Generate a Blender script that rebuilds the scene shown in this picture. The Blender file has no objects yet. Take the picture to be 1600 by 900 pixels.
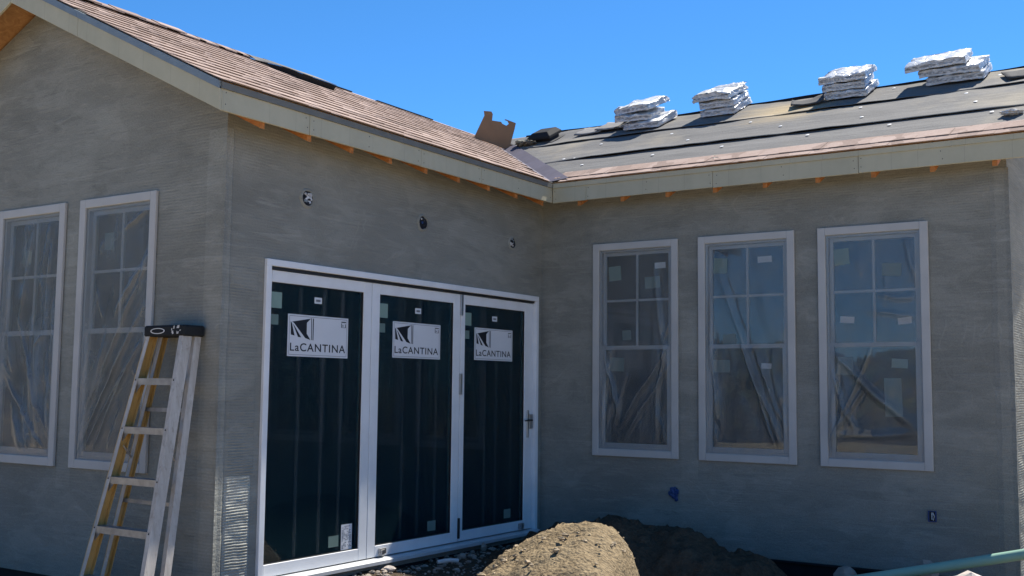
import bpy, bmesh, math, random
from mathutils import Vector, Matrix, noise
R = math.radians
scene = bpy.context.scene
COL = scene.collection

# ------------------------------------------------------------------ camera
cam_d = bpy.data.cameras.new('camera')
cam = bpy.data.objects.new('camera', cam_d)
COL.objects.link(cam)
scene.camera = cam
cam_d.sensor_width = 36.0
cam_d.lens = 36.0 * 1709.49 / 1600.0
cam_d.clip_start = 0.05
cam_d.clip_end = 3000
yaw, pitch, roll = -.5833, .0914, .0106
fwd = Vector((math.sin(yaw) * math.cos(pitch), math.cos(yaw) * math.cos(pitch), math.sin(pitch)))
r0 = Vector((math.cos(yaw), -math.sin(yaw), 0))
u0 = r0.cross(fwd)
rt = r0 * math.cos(roll) + u0 * math.sin(roll)
up = -r0 * math.sin(roll) + u0 * math.cos(roll)
M4 = Matrix((rt, up, -fwd)).transposed().to_4x4()
M4.translation = Vector((6.1895, -9.9614, 1.4651))
cam.matrix_world = M4

# ------------------------------------------------------------------ sky and sun
SUN = Vector((.2, 1.0, 1.67)).normalized()
SUN_EL = math.asin(SUN.z)
SUN_AZ = math.atan2(SUN.x, SUN.y)
world = bpy.data.worlds.new('World')
scene.world = world
world.use_nodes = True
wn = world.node_tree
bg = wn.nodes['Background']
sky = wn.nodes.new('ShaderNodeTexSky')
sky.sky_type = 'NISHITA'
sky.sun_disc = False
sky.sun_elevation = SUN_EL
sky.sun_rotation = SUN_AZ
sky.altitude = 1500
sky.air_density = .62
sky.dust_density = 0.0
sky.ozone_density = 10.0
hs = wn.nodes.new('ShaderNodeHueSaturation')
hs.inputs['Hue'].default_value = .492
hs.inputs['Saturation'].default_value = 1.10
wn.links.new(sky.outputs[0], hs.inputs['Color'])
wn.links.new(hs.outputs[0], bg.inputs[0])
bg.inputs[1].default_value = 0.135
sun_d = bpy.data.lights.new('sun', 'SUN')
sun_d.energy = 5.0
sun_d.angle = R(.53)
sun_d.color = (1, .94, .84)
sun = bpy.data.objects.new('sun', sun_d)
COL.objects.link(sun)
sun.rotation_euler = SUN.to_track_quat('Z', 'Y').to_euler()
sun.location = (3, 6, 14)
vs = scene.view_settings
vs.view_transform = 'Standard'
vs.look = 'None'
vs.exposure = .9
vs.gamma = 1.0
vs.use_curve_mapping = False
scene.render.engine = 'CYCLES'
scene.cycles.max_bounces = 8
scene.cycles.transparent_max_bounces = 16
scene.cycles.use_denoising = True

# ------------------------------------------------------------------ material helpers
class NT:
    def __init__(s, name):
        s.m = bpy.data.materials.new(name)
        s.m.use_nodes = True
        s.t = s.m.node_tree
        s.p = s.t.nodes['Principled BSDF']
        s.out = s.t.nodes['Material Output']
    def n(s, typ, **kw):
        nd = s.t.nodes.new(typ)
        for k, v in kw.items():
            if k in nd.inputs.keys() if isinstance(k, str) else False:
                nd.inputs[k].default_value = v
            else:
                setattr(nd, k, v)
        return nd
    def l(s, a, b):
        s.t.links.new(a, b)
    def val(s, sock, v):
        if hasattr(v, 'is_output') or isinstance(v, bpy.types.NodeSocket):
            s.l(v, sock)
        else:
            sock.default_value = v
    def math(s, op, a, b=None, c=None, clamp=False):
        nd = s.t.nodes.new('ShaderNodeMath')
        nd.operation = op
        nd.use_clamp = clamp
        s.val(nd.inputs[0], a)
        if b is not None: s.val(nd.inputs[1], b)
        if c is not None: s.val(nd.inputs[2], c)
        return nd.outputs[0]
    def coord(s, kind='Object', scale=(1, 1, 1), rot=(0, 0, 0)):
        tc = s.t.nodes.new('ShaderNodeTexCoord')
        mp = s.t.nodes.new('ShaderNodeMapping')
        mp.inputs['Scale'].default_value = scale
        mp.inputs['Rotation'].default_value = rot
        s.l(tc.outputs[kind], mp.inputs[0])
        return mp.outputs[0]
    def noise(s, vec, scale, detail=4, rough=.55, dist=0.0):
        nd = s.t.nodes.new('ShaderNodeTexNoise')
        nd.inputs['Scale'].default_value = scale
        nd.inputs['Detail'].default_value = detail
        nd.inputs['Roughness'].default_value = rough
        nd.inputs['Distortion'].default_value = dist
        s.l(vec, nd.inputs['Vector'])
        return nd.outputs['Fac']
    def ramp(s, fac, stops):
        nd = s.t.nodes.new('ShaderNodeValToRGB')
        el = nd.color_ramp.elements
        while len(el) < len(stops): el.new(.5)
        for e, (p, c) in zip(el, stops):
            e.position = p
            e.color = (c, c, c, 1) if isinstance(c, (int, float)) else (*c, 1)
        s.l(fac, nd.inputs[0])
        return nd.outputs[0]
    def mix(s, fac, a, b, blend='MIX'):
        nd = s.t.nodes.new('ShaderNodeMix')
        nd.data_type = 'RGBA'
        nd.blend_type = blend
        s.val(nd.inputs[0], fac)
        for sock, v in ((nd.inputs[6], a), (nd.inputs[7], b)):
            if isinstance(v, tuple): sock.default_value = (*v, 1) if len(v) == 3 else v
            else: s.l(v, sock)
        return nd.outputs[2]
    def bump(s, h, strength=.3, dist=.01, normal=None):
        nd = s.t.nodes.new('ShaderNodeBump')
        nd.inputs['Strength'].default_value = strength
        nd.inputs['Distance'].default_value = dist
        s.l(h, nd.inputs['Height'])
        if normal is not None: s.l(normal, nd.inputs['Normal'])
        return nd.outputs[0]
    def fin(s, col=None, rough=.7, normal=None, metal=0.0, spec=.3):
        if col is not None:
            if isinstance(col, tuple): s.p.inputs['Base Color'].default_value = (*col, 1)
            else: s.l(col, s.p.inputs['Base Color'])
        s.val(s.p.inputs['Roughness'], rough)
        s.p.inputs['Metallic'].default_value = metal
        s.p.inputs['Specular IOR Level'].default_value = spec
        if normal is not None: s.l(normal, s.p.inputs['Normal'])
        return s.m

MAT = {}
def simple(name, col, rough=.6, var=.12, scale=6, metal=0.0, spec=.3, bump=.15, bscale=60, bdist=.004):
    t = NT(name)
    c = t.coord()
    nz = t.noise(c, scale, 5)
    f = t.ramp(nz, [(.25, 1 - var), (.75, 1 + var)])
    col_s = t.mix(1.0, col, f, 'MULTIPLY')
    b = t.bump(t.noise(c, bscale, 4), bump, bdist)
    MAT[name] = t.fin(col_s, rough, b, metal, spec)
    return MAT[name]

def stucco(name, tone=1.0, lines=.75):
    t = NT(name)
    geo = t.n('ShaderNodeNewGeometry')
    sx = t.n('ShaderNodeSeparateXYZ')
    t.l(geo.outputs['Position'], sx.inputs[0])
    x, y, z = sx.outputs
    u = t.math('ADD', x, y)
    cb = t.n('ShaderNodeCombineXYZ')
    t.l(u, cb.inputs[0]); t.l(z, cb.inputs[2]); t.l(t.math('MULTIPLY', x, .13), cb.inputs[1])
    def vec(sc, rot=0.0):
        mp = t.n('ShaderNodeMapping')
        mp.inputs['Scale'].default_value = sc
        mp.inputs['Rotation'].default_value = (0, rot, 0)
        t.l(cb.outputs[0], mp.inputs[0])
        return mp.outputs[0]
    big = t.noise(vec((.8, 1, 1.0)), .75, 5, .55, .4)
    smear = t.noise(vec((.5, 1, 1.25), .05), 2.0, 6, .6, .9)
    patch = t.noise(vec((.45, 1, 1.3)), 3.4, 5, .55, .6)
    streak = t.noise(vec((.5, 1, 7.0), .02), 2.6, 5, .6, .5)
    fine = t.noise(vec((1, 1, 1)), 60, 3, .6)
    g = lambda v: (v * tone * 1.26, v * 1.0 * tone * 1.26, v * .885 * tone * 1.26)
    col = t.ramp(big, [(.36, g(.145)), (.5, g(.175)), (.64, g(.21))])
    col = t.mix(.32, col, t.ramp(smear, [(.36, g(.105)), (.5, g(.172)), (.64, g(.26))]))
    col = t.mix(t.ramp(patch, [(.54, 0.0), (.60, .30), (.72, .42)]), col, g(.27))
    col = t.mix(t.ramp(patch, [(.32, .5), (.43, .0)]), col, g(.10))
    swipe = t.ramp(t.noise(vec((.35, 1, 6.0), .07), 2.3, 4, .5, .8), [(.66, 0.0), (.69, 1.0), (.73, .1)])
    col = t.mix(t.math('MULTIPLY', swipe, .35), col, g(.33))
    dash = t.ramp(t.noise(vec((1.1, 1, 8.0), .015), 3.2, 5, .62, .4), [(.55, 0.0), (.62, .8), (.75, 1.0)])
    col = t.mix(t.math('MULTIPLY', dash, .34), col, g(.275))
    dash2 = t.ramp(t.noise(vec((.9, 1, 9.0), -.01), 4.1, 5, .62, .4), [(.30, 1.0), (.42, 0.0)])
    col = t.mix(t.math('MULTIPLY', dash2, .40), col, g(.105))
    crack = t.ramp(t.noise(vec((.30, 1, 5.0), -.05), 1.7, 4, .5, 1.0), [(.485, 0.0), (.5, 1.0), (.515, 0.0)])
    col = t.mix(t.math('MULTIPLY', t.math('MULTIPLY', crack, t.ramp(smear, [(.5, 0.0), (.6, 1.0)])), .4), col, g(.09))
    damp = t.noise(vec((.8, 1, 1.0), .3), .62, 3, .5, 1.4)
    col = t.mix(t.ramp(damp, [(.53, 0.0), (.545, .26), (.66, .34)]), col, g(.125))
    damp2 = t.noise(vec((.6, 1, 1.3), -.2), 1.35, 4, .5, 2.2)
    col = t.mix(t.ramp(damp2, [(.60, 0.0), (.61, .22), (.7, .10)]), col, g(.24))
    arcs = t.noise(vec((.55, 1, .9), .25), 1.1, 2, .5, 3.0)
    aw = t.n('ShaderNodeMath'); aw.operation = 'PINGPONG'; t.l(t.math('MULTIPLY', arcs, 9.0), aw.inputs[0]); aw.inputs[1].default_value = 1.0
    al = t.math('MULTIPLY', t.ramp(aw.outputs[0], [(.0, 1.0), (.10, 0.0)]), t.ramp(smear, [(.46, 0.0), (.6, 1.0)]))
    col = t.mix(t.math('MULTIPLY', al, .35), col, g(.30))
    grit = t.noise(vec((1, 1, 1)), 160, 2, .6)
    col = t.mix(.32, col, t.ramp(grit, [(.3, g(.08)), (.7, g(.28))]))
    # raked horizontal lines: beside the outer corner, under the eaves and in stray patches
    wob = t.noise(vec((1.2, 1, 1)), 2.0, 3)
    ph = t.math('ADD', t.math('MULTIPLY', z, 2 * math.pi / .024), t.math('MULTIPLY', wob, 9.0))
    ln = t.math('SINE', ph)
    near = t.math('SUBTRACT', 1.0, t.math('DIVIDE', t.math('ABSOLUTE', t.math('ADD', u, 4.55)), .95), clamp=True)
    eave = t.math('MULTIPLY', t.math('MULTIPLY', t.math('SUBTRACT', z, 2.85), 1.6, clamp=True), t.math('GREATER_THAN', x, -.2))
    wants = t.math('ADD', t.math('MULTIPLY', t.math('MAXIMUM', near, eave), .28), t.noise(vec((.55, 1, 1.0)), 1.5, 4, .6, .5))
    gate = t.ramp(wants, [(.58, .0), (.74, 1.0)])
    brk = t.ramp(t.noise(vec((2, 1, 9)), 3.0, 3), [(.35, .15), (.6, 1.0)])
    ln = t.math('MULTIPLY', t.math('MULTIPLY', ln, gate), brk)
    col = t.mix(t.math('MULTIPLY', ln, .10, clamp=True), col, g(.32))
    col = t.mix(t.math('MULTIPLY', ln, -.14, clamp=True), col, g(.09))
    h = t.math('ADD', t.math('MULTIPLY', ln, .16 * lines), t.math('MULTIPLY', smear, 1.3))
    h = t.math('ADD', h, t.math('MULTIPLY', streak, .7))
    h = t.math('ADD', h, t.math('MULTIPLY', patch, .8))
    h = t.math('ADD', h, t.math('ADD', t.math('MULTIPLY', al, .25), t.math('MULTIPLY', t.math('SUBTRACT', dash, dash2), .22)))
    h = t.math('ADD', h, t.math('MULTIPLY', fine, .85))
    b = t.bump(h, .75, .008)
    MAT[name] = t.fin(col, .92, b, 0, .15)

stucco('stucco')
stucco('smooth_cement', 1.12, .05)
stucco('sunlit_raked_coat', 1.5, .3)  # lightened stucco copy: sun highlight put into the colour of the raked strip

def paint_grain(name, col, scale=(1, 1, 1), rough=.55):
    t = NT(name)
    c = t.coord(scale=scale)
    nz = t.noise(c, 3.0, 6, .6)
    st = t.noise(c, 30, 4, .6)
    f = t.ramp(nz, [(.2, .84), (.5, .97), (.8, 1.06)])
    colr = t.mix(1.0, col, f, 'MULTIPLY')
    colr = t.mix(t.ramp(st, [(.66, 0.0), (.8, .25)]), colr, (col[0] * .6, col[1] * .58, col[2] * .52))
    MAT[name] = t.fin(colr, rough, t.bump(st, .15, .003), 0, .3)

def board_mat():
    t = NT('primed_board')
    geo = t.n('ShaderNodeNewGeometry')
    sx = t.n('ShaderNodeSeparateXYZ'); t.l(geo.outputs['Position'], sx.inputs[0])
    u = t.math('ADD', t.math('MULTIPLY', sx.outputs[0], 1.0), sx.outputs[1])
    cb = t.n('ShaderNodeCombineXYZ'); t.l(u, cb.inputs[0]); t.l(t.math('MULTIPLY', sx.outputs[2], .02), cb.inputs[2])
    band = t.noise(cb.outputs[0], 3.5, 3, .6)
    v = t.n('ShaderNodeTexVoronoi'); v.voronoi_dimensions = '1D'; v.feature = 'DISTANCE_TO_EDGE'
    v.inputs['Scale'].default_value = 3.2; t.l(u, v.inputs['W'])
    spk = t.noise(geo.outputs['Position'], 9, 6, .65)
    col = t.ramp(band, [(.3, (.38, .36, .265)), (.7, (.44, .415, .305))])
    col = t.mix(.25, col, t.ramp(spk, [(.3, (.34, .32, .23)), (.7, (.47, .445, .335))]))
    ln = t.ramp(v.outputs['Distance'], [(.004, .35), (.010, 0.0)])
    col = t.mix(ln, col, (.22, .21, .18))
    MAT['primed_board'] = t.fin(col, .65, t.bump(spk, .1, .003), 0, .25)
board_mat()
paint_grain('white_paint', (.72, .73, .74), rough=.4)
paint_grain('window_trim', (.44, .435, .42), rough=.55)
simple('vinyl', (.42, .43, .44), .35, .05, spec=.4, bump=.05)
simple('galvanised', (.20, .235, .255), .5, .12, scale=9, metal=.2, bump=.05)
simple('drip_dark', (.145, .145, .13), .6, .12, scale=9, metal=.1, bump=.05)
simple('dark_metal', (.03, .032, .035), .4, .2, metal=.5)
simple('steel', (.42, .42, .42), .3, .1, metal=.9)
simple('sill_metal', (.55, .57, .58), .4, .08, metal=.2)
simple('black_rubber', (.012, .012, .014), .65, .3)
simple('black_felt_and_shade', (.012, .012, .013), .9, .2)
simple('foundation_black', (.014, .014, .016), .9, .3, bump=.4, bscale=20)
simple('interior_dark', (.045, .045, .047), .9, .2)
simple('paper_white', (.62, .63, .65), .5, .03, bump=.02)
simple('ink', (.008, .010, .016), .5, .05, bump=0)
simple('ink_grey', (.12, .13, .15), .5, .05, bump=0)
simple('sticker_green', (.20, .29, .25), .5, .05, bump=.02)
simple('sticker_dim', (.13, .19, .17), .5, .1, bump=.02)
simple('blue_plastic', (.02, .05, .16), .35, .2, bump=.2)
simple('pipe_green', (.24, .40, .31), .42, .10, scale=4, bump=.06)
simple('cardboard', (.27, .15, .08), .85, .10, scale=5, bump=.15, bscale=90)
simple('clod', (.34, .27, .18), .95, .35, scale=18, bump=.5, bscale=60, bdist=.01)
simple('stone', (.28, .24, .20), .9, .25, scale=8, bump=.5, bscale=30, bdist=.01)
simple('pale_stone', (.52, .46, .40), .9, .15, scale=8, bump=.5, bscale=30, bdist=.01)
simple('scrap_white', (.55, .54, .52), .8, .15)
simple('valley_metal', (.085, .078, .108), .75, .25, scale=5, metal=.15, bump=.15, bscale=12)
simple('foil', (.62, .62, .62), .3, .5, scale=40, metal=.4, bump=.9, bscale=50, bdist=.02)
simple('cap_white', (.75, .75, .74), .5, .05)
simple('aluminium', (.33, .33, .33), .42, .25, scale=14, metal=.6, bump=.15)

def wood(name, c1, c2, sc=(1, 14, 14), rough=.75):
    t = NT(name)
    c = t.coord(scale=sc)
    g = t.noise(c, 4, 6, .65, 1.0)
    k = t.noise(t.coord(), 7, 4)
    col = t.ramp(g, [(.3, c1), (.7, c2)])
    col = t.mix(t.ramp(k, [(.6, 0.0), (.8, .4)]), col, tuple(v * .5 for v in c1))
    MAT[name] = t.fin(col, rough, t.bump(g, .25, .004), 0, .2)
wood('rafter_wood', (.32, .11, .03), (.52, .21, .06), (4, 4, 12))
wood('sheathing', (.28, .13, .05), (.50, .27, .11), (3, 3, 3))

# weathered fibreglass ladder rail
def ladder_mat(name, c1, c2, c3):
    t = NT(name)
    c = t.coord(scale=(6, 6, 1.3))
    a = t.noise(c, 3, 6, .7, .5)
    d = t.noise(t.coord(scale=(1, 1, .6)), 24, 5, .7)
    col = t.ramp(a, [(.3, c1), (.55, c2), (.75, c3)])
    col = t.mix(t.ramp(d, [(.56, 0.0), (.74, .55)]), col, (.14, .11, .08))
    MAT[name] = t.fin(col, .6, t.bump(d, .2, .003), 0, .3)
ladder_mat('fibreglass_outer', (.34, .31, .27), (.46, .43, .39), (.56, .54, .50))
ladder_mat('fibreglass_inner', (.36, .22, .07), (.46, .29, .10), (.42, .32, .18))

def shingle_mat():
    t = NT('shingle')
    c = t.coord('Object')
    oi = t.n('ShaderNodeObjectInfo')
    mp = t.n('ShaderNodeVectorMath', operation='ADD')
    geo = t.n('ShaderNodeNewGeometry')
    blot = t.noise(geo.outputs['Position'], 1.6, 5, .6)
    mp2 = t.n('ShaderNodeMapping')
    mp2.inputs['Scale'].default_value = (6.0, 2.6, 6.0)
    t.l(geo.outputs['Position'], mp2.inputs[0])
    cell = t.n('ShaderNodeTexVoronoi')
    cell.inputs['Scale'].default_value = 1.0
    cell.distance = 'CHEBYCHEV'
    t.l(mp2.outputs[0], cell.inputs['Vector'])
    sp = t.n('ShaderNodeSeparateColor')
    t.l(cell.outputs['Color'], sp.inputs[0])
    gran = t.noise(geo.outputs['Position'], 150, 3, .7)
    mid = t.noise(geo.outputs['Position'], 22, 4, .7)
    col = t.ramp(sp.outputs[0], [(.0, (.10, .068, .052)), (.34, (.27, .192, .152)), (.6, (.40, .30, .25)), (1.0, (.47, .365, .31))])
    col = t.mix(.15, col, t.ramp(blot, [(.3, (.33, .24, .195)), (.7, (.45, .345, .29))]))
    col = t.mix(.3, col, t.ramp(mid, [(.3, (.17, .115, .095)), (.7, (.46, .36, .32))]))
    col = t.mix(t.math('MULTIPLY', oi.outputs['Random'], .25), col, (.28, .20, .16))
    col = t.mix(.25, col, t.ramp(gran, [(.3, (.12, .085, .07)), (.7, (.52, .43, .385))]))
    MAT['shingle'] = t.fin(col, .95, t.bump(gran, .25, .002), 0, .1)
shingle_mat()

def felt_mat(name, base):
    t = NT(name)
    geo = t.n('ShaderNodeNewGeometry')
    pos = geo.outputs['Position']
    mp = t.n('ShaderNodeMapping')
    mp.inputs['Scale'].default_value = (.35, 1.6, 1.6)
    t.l(pos, mp.inputs[0])
    a = t.noise(mp.outputs[0], 2.2, 6, .65, .8)
    d = t.noise(pos, .8, 4, .6)
    g = t.noise(pos, 90, 3, .6)
    wr = t.noise(mp.outputs[0], 7, 4, .6, .5)
    col = t.ramp(a, [(.28, tuple(v * .75 for v in base)), (.55, base), (.8, tuple(v * 1.35 for v in base))])
    col = t.mix(t.ramp(d, [(.56, 0.0), (.72, .55)]), col, (.34, .29, .20))
    col = t.mix(.2, col, t.ramp(g, [(.3, .08), (.7, .36)]))
    # tan sawdust spilled by the ridge
    dv = t.n('ShaderNodeVectorMath', operation='DISTANCE'); t.l(pos, dv.inputs[0]); dv.inputs[1].default_value = (2.15, 1.65, 4.56)
    spill = t.math('SUBTRACT', 1.0, t.math('ADD', t.math('MULTIPLY', dv.outputs['Value'], 1.5), t.math('MULTIPLY', t.math('SUBTRACT', a, .5), 1.6)), clamp=True)
    col = t.mix(t.math('MULTIPLY', spill, 1.1, clamp=True), col, (.36, .28, .165))
    h = t.math('ADD', t.math('MULTIPLY', wr, 2.0), t.math('MULTIPLY', g, .2))
    MAT[name] = t.fin(col, .85, t.bump(h, .5, .012), 0, .2)
felt_mat('felt', (.118, .115, .111))
felt_mat('felt_dark', (.05, .05, .05))

def dirt_mat(name, c1, c2, c3):
    t = NT(name)
    geo = t.n('ShaderNodeNewGeometry')
    p = geo.outputs['Position']
    a = t.noise(p, 2.3, 8, .68)
    b = t.noise(p, 26, 6, .7)
    v = t.n('ShaderNodeTexVoronoi')
    v.inputs['Scale'].default_value = 38
    t.l(p, v.inputs['Vector'])
    col = t.ramp(a, [(.3, c1), (.5, c2), (.72, c3)])
    col = t.mix(.5, col, t.ramp(b, [(.28, tuple(k * .45 for k in c1)), (.5, c2), (.75, tuple(k * 1.2 for k in c3))]))
    peb = t.ramp(v.outputs['Distance'], [(.08, 1.0), (.2, 0.0)])
    col = t.mix(t.math('MULTIPLY', peb, .35), col, tuple(min(.6, k * 1.5) for k in c3))
    h = t.math('ADD', t.math('MULTIPLY', b, 1.6), t.math('MULTIPLY', v.outputs['Distance'], -.8))
    MAT[name] = t.fin(col, .95, t.bump(h, .8, .025), 0, .1)
dirt_mat('dirt', (.15, .112, .066), (.245, .187, .114), (.34, .27, .17))
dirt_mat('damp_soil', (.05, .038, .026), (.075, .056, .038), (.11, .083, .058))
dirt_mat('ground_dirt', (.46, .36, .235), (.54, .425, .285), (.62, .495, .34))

def glass_mat(name, ior):
    t = NT(name)
    t.t.nodes.remove(t.p)
    tr = t.n('ShaderNodeBsdfTransparent')
    tr.inputs[0].default_value = (.62, .70, .68, 1)
    gl = t.n('ShaderNodeBsdfGlossy')
    gl.inputs['Roughness'].default_value = .004
    gl.inputs['Color'].default_value = (1, 1, 1, 1)
    fr = t.n('ShaderNodeFresnel')
    fr.inputs['IOR'].default_value = ior
    mx = t.n('ShaderNodeMixShader')
    t.l(fr.outputs[0], mx.inputs[0]); t.l(tr.outputs[0], mx.inputs[1]); t.l(gl.outputs[0], mx.inputs[2])
    t.l(mx.outputs[0], t.out.inputs[0])
    MAT[name] = t.m
glass_mat('glass', 1.52)
glass_mat('coated_glass', 1.6)

def film_mat(name, f0, f1):
    t = NT(name)
    t.t.nodes.remove(t.p)
    c = t.coord()
    nz = t.noise(c, 2.0, 5, .6, .5)
    fine = t.noise(t.coord(scale=(3, 3, 1)), 9, 5, .6, 1.0)
    bmp = t.bump(fine, .06, .01)
    tr = t.n('ShaderNodeBsdfTransparent')
    tr.inputs[0].default_value = (.9, .92, .93, 1)
    df = t.n('ShaderNodeBsdfDiffuse')
    df.inputs[0].default_value = (.36, .385, .385, 1)
    tl = t.n('ShaderNodeBsdfTranslucent')
    tl.inputs[0].default_value = (.5, .53, .55, 1)
    gl = t.n('ShaderNodeBsdfGlossy')
    gl.inputs['Roughness'].default_value = .28
    t.l(bmp, gl.inputs['Normal']); t.l(bmp, df.inputs['Normal'])
    fr = t.n('ShaderNodeFresnel')
    fr.inputs['IOR'].default_value = 1.5
    t.l(bmp, fr.inputs['Normal'])
    a = t.n('ShaderNodeMixShader')
    at = t.n('ShaderNodeAttribute'); at.attribute_name = 'gather'
    dens = t.math('ADD', t.ramp(nz, [(.3, f0), (.7, f1)]), t.math('MULTIPLY', at.outputs['Fac'], .15), clamp=True)
    t.l(dens, a.inputs[0])
    t.l(tr.outputs[0], a.inputs[1]); t.l(df.outputs[0], a.inputs[2])
    b = t.n('ShaderNodeMixShader')
    t.l(t.math('MULTIPLY', fr.outputs[0], .75, clamp=True), b.inputs[0])
    t.l(a.outputs[0], b.inputs[1]); t.l(gl.outputs[0], b.inputs[2])
    t.l(b.outputs[0], t.out.inputs[0])
    MAT[name] = t.m
film_mat('plastic_film', .15, .32)
film_mat('plastic_film_heavy', .24, .42)

def seam(name, k, c=(.4, .46, .48, 1)):
    t = NT(name); t.t.nodes.remove(t.p)
    tr = t.n('ShaderNodeBsdfTransparent'); df = t.n('ShaderNodeBsdfDiffuse'); df.inputs[0].default_value = c
    mx = t.n('ShaderNodeMixShader'); mx.inputs[0].default_value = k
    t.l(tr.outputs[0], mx.inputs[1]); t.l(df.outputs[0], mx.inputs[2]); t.l(mx.outputs[0], t.out.inputs[0])
    MAT[name] = t.m
seam('seam_film', .02); seam('seam_edge', .045); seam('protective_film', .09, (.03, .085, .115, 1))
def wrap_mat():
    t = NT('bundle_wrap')
    c = t.coord()
    w = t.noise(t.coord(scale=(2, 2, 5)), 5, 4, .55, 1.2)
    sx = t.n('ShaderNodeSeparateXYZ')
    t.l(t.coord(), sx.inputs[0])
    col = t.ramp(w, [(.3, (.36, .37, .38)), (.5, (.55, .56, .57)), (.7, (.72, .72, .72))])
    # dark print band along the front edge of the wrapper
    geo = t.n('ShaderNodeNewGeometry')
    band = t.math('MULTIPLY', t.math('GREATER_THAN', sx.outputs[2], .030), t.math('LESS_THAN', sx.outputs[2], .058))
    front = t.math('LESS_THAN', sx.outputs[1], -.215)
    oi = t.n('ShaderNodeObjectInfo')
    cb = t.n('ShaderNodeCombineXYZ')
    t.l(t.math('MULTIPLY', oi.outputs['Random'], 40.0), cb.inputs[1])
    va = t.n('ShaderNodeVectorMath', operation='ADD')
    t.l(t.coord(scale=(26, 1, 60)), va.inputs[0]); t.l(cb.outputs[0], va.inputs[1])
    pr = t.ramp(t.noise(va.outputs[0], 1.0, 4), [(.44, 0.0), (.54, 1.0)])
    col = t.mix(t.math('MULTIPLY', t.math('MULTIPLY', t.math('MULTIPLY', band, front), pr), .6), col, (.06, .065, .08))
    MAT['bundle_wrap'] = t.fin(col, .28, t.bump(w, .6, .04), 0, .5)
wrap_mat()

# ------------------------------------------------------------------ mesh helpers
class MB:
    def __init__(s):
        s.v = []; s.f = []
    def poly(s, pts):
        i = len(s.v); s.v += [tuple(p) for p in pts]; s.f.append(tuple(range(i, i + len(pts))))
    def box(s, a, b):
        x0, y0, z0 = a; x1, y1, z1 = b
        if x0 > x1: x0, x1 = x1, x0
        if y0 > y1: y0, y1 = y1, y0
        if z0 > z1: z0, z1 = z1, z0
        i = len(s.v)
        s.v += [(x0, y0, z0), (x1, y0, z0), (x1, y1, z0), (x0, y1, z0), (x0, y0, z1), (x1, y0, z1), (x1, y1, z1), (x0, y1, z1)]
        s.f += [tuple(i + k for k in q) for q in ((0, 3, 2, 1), (4, 5, 6, 7), (0, 1, 5, 4), (1, 2, 6, 5), (2, 3, 7, 6), (3, 0, 4, 7))]
    def prism(s, pts, vec):
        """pts: planar loop; extruded by vec"""
        n = len(pts); i = len(s.v); vec = Vector(vec)
        P = [Vector(p) for p in pts]
        nrm = Vector((0, 0, 0))
        for k in range(n): nrm += P[k].cross(P[(k + 1) % n])
        if nrm.dot(vec) > 0: P = P[::-1]
        s.v += [tuple(p) for p in P] + [tuple(p + vec) for p in P]
        s.f.append(tuple(range(i, i + n)))
        s.f.append(tuple(i + n + k for k in reversed(range(n))))
        for k in range(n):
            k2 = (k + 1) % n
            s.f.append((i + k2, i + k, i + n + k, i + n + k2))
    def tube(s, pts, r, seg=12, cap=True):
        pts = [Vector(p) for p in pts]; base = len(s.v)
        for k, p in enumerate(pts):
            d = (pts[min(k + 1, len(pts) - 1)] - pts[max(k - 1, 0)]).normalized()
            a = d.cross(Vector((0, 0, 1)) if abs(d.z) < .9 else Vector((1, 0, 0))).normalized()
            b = d.cross(a)
            rr = r[k] if isinstance(r, (list, tuple)) else r
            for q in range(seg):
                t = 2 * math.pi * q / seg
                s.v.append(tuple(p + a * math.cos(t) * rr + b * math.sin(t) * rr))
        for k in range(len(pts) - 1):
            for q in range(seg):
                q2 = (q + 1) % seg
                s.f.append((base + k * seg + q, base + (k + 1) * seg + q, base + (k + 1) * seg + q2, base + k * seg + q2))
        if cap:
            s.f.append(tuple(base + q for q in range(seg)))
            s.f.append(tuple(base + (len(pts) - 1) * seg + q for q in reversed(range(seg))))
    def mesh(s, name):
        me = bpy.data.meshes.new(name)
        me.from_pydata(s.v, [], s.f)
        me.update()
        return me
    def build(s, name, mat, parent=None, bevel=0.0, smooth=False):
        me = s.mesh(name)
        if bevel > 0:
            bm = bmesh.new(); bm.from_mesh(me)
            es = [e for e in bm.edges if len(e.link_faces) == 2 and e.calc_face_angle(0) > .6]
            bmesh.ops.bevel(bm, geom=es, offset=bevel, segments=1, affect='EDGES', profile=.5)
            bm.to_mesh(me); bm.free()
        return link(name, me, mat, parent, smooth)

def link(name, me, mat, parent=None, smooth=False):
    me.materials.clear()
    me.materials.append(MAT[mat])
    if smooth:
        for p in me.polygons: p.use_smooth = True
    o = bpy.data.objects.new(name, me)
    COL.objects.link(o)
    if parent is not None: o.parent = parent
    return o

def empty(name, loc=(0, 0, 0)):
    o = bpy.data.objects.new(name, None)
    COL.objects.link(o); o.location = loc
    o.empty_display_size = .2
    return o

def tag(o, label, cat, group=None):
    o['label'] = label; o['category'] = cat
    if group: o['group'] = group
    return o

def bx(name, a, b, mat, parent=None, bevel=0.0):
    m = MB(); m.box(a, b)
    return m.build(name, mat, parent, bevel)

def fnoise(x, y, z=0.0):
    return noise.noise(Vector((x, y, z)))
def fbm(x, y, z=0.0, o=4):
    s = 0; a = 1
    for k in range(o):
        s += a * fnoise(x, y, z + 7.3 * k); a *= .5; x *= 2.03; y *= 2.03
    return s

rng = random.Random(4)

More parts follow.
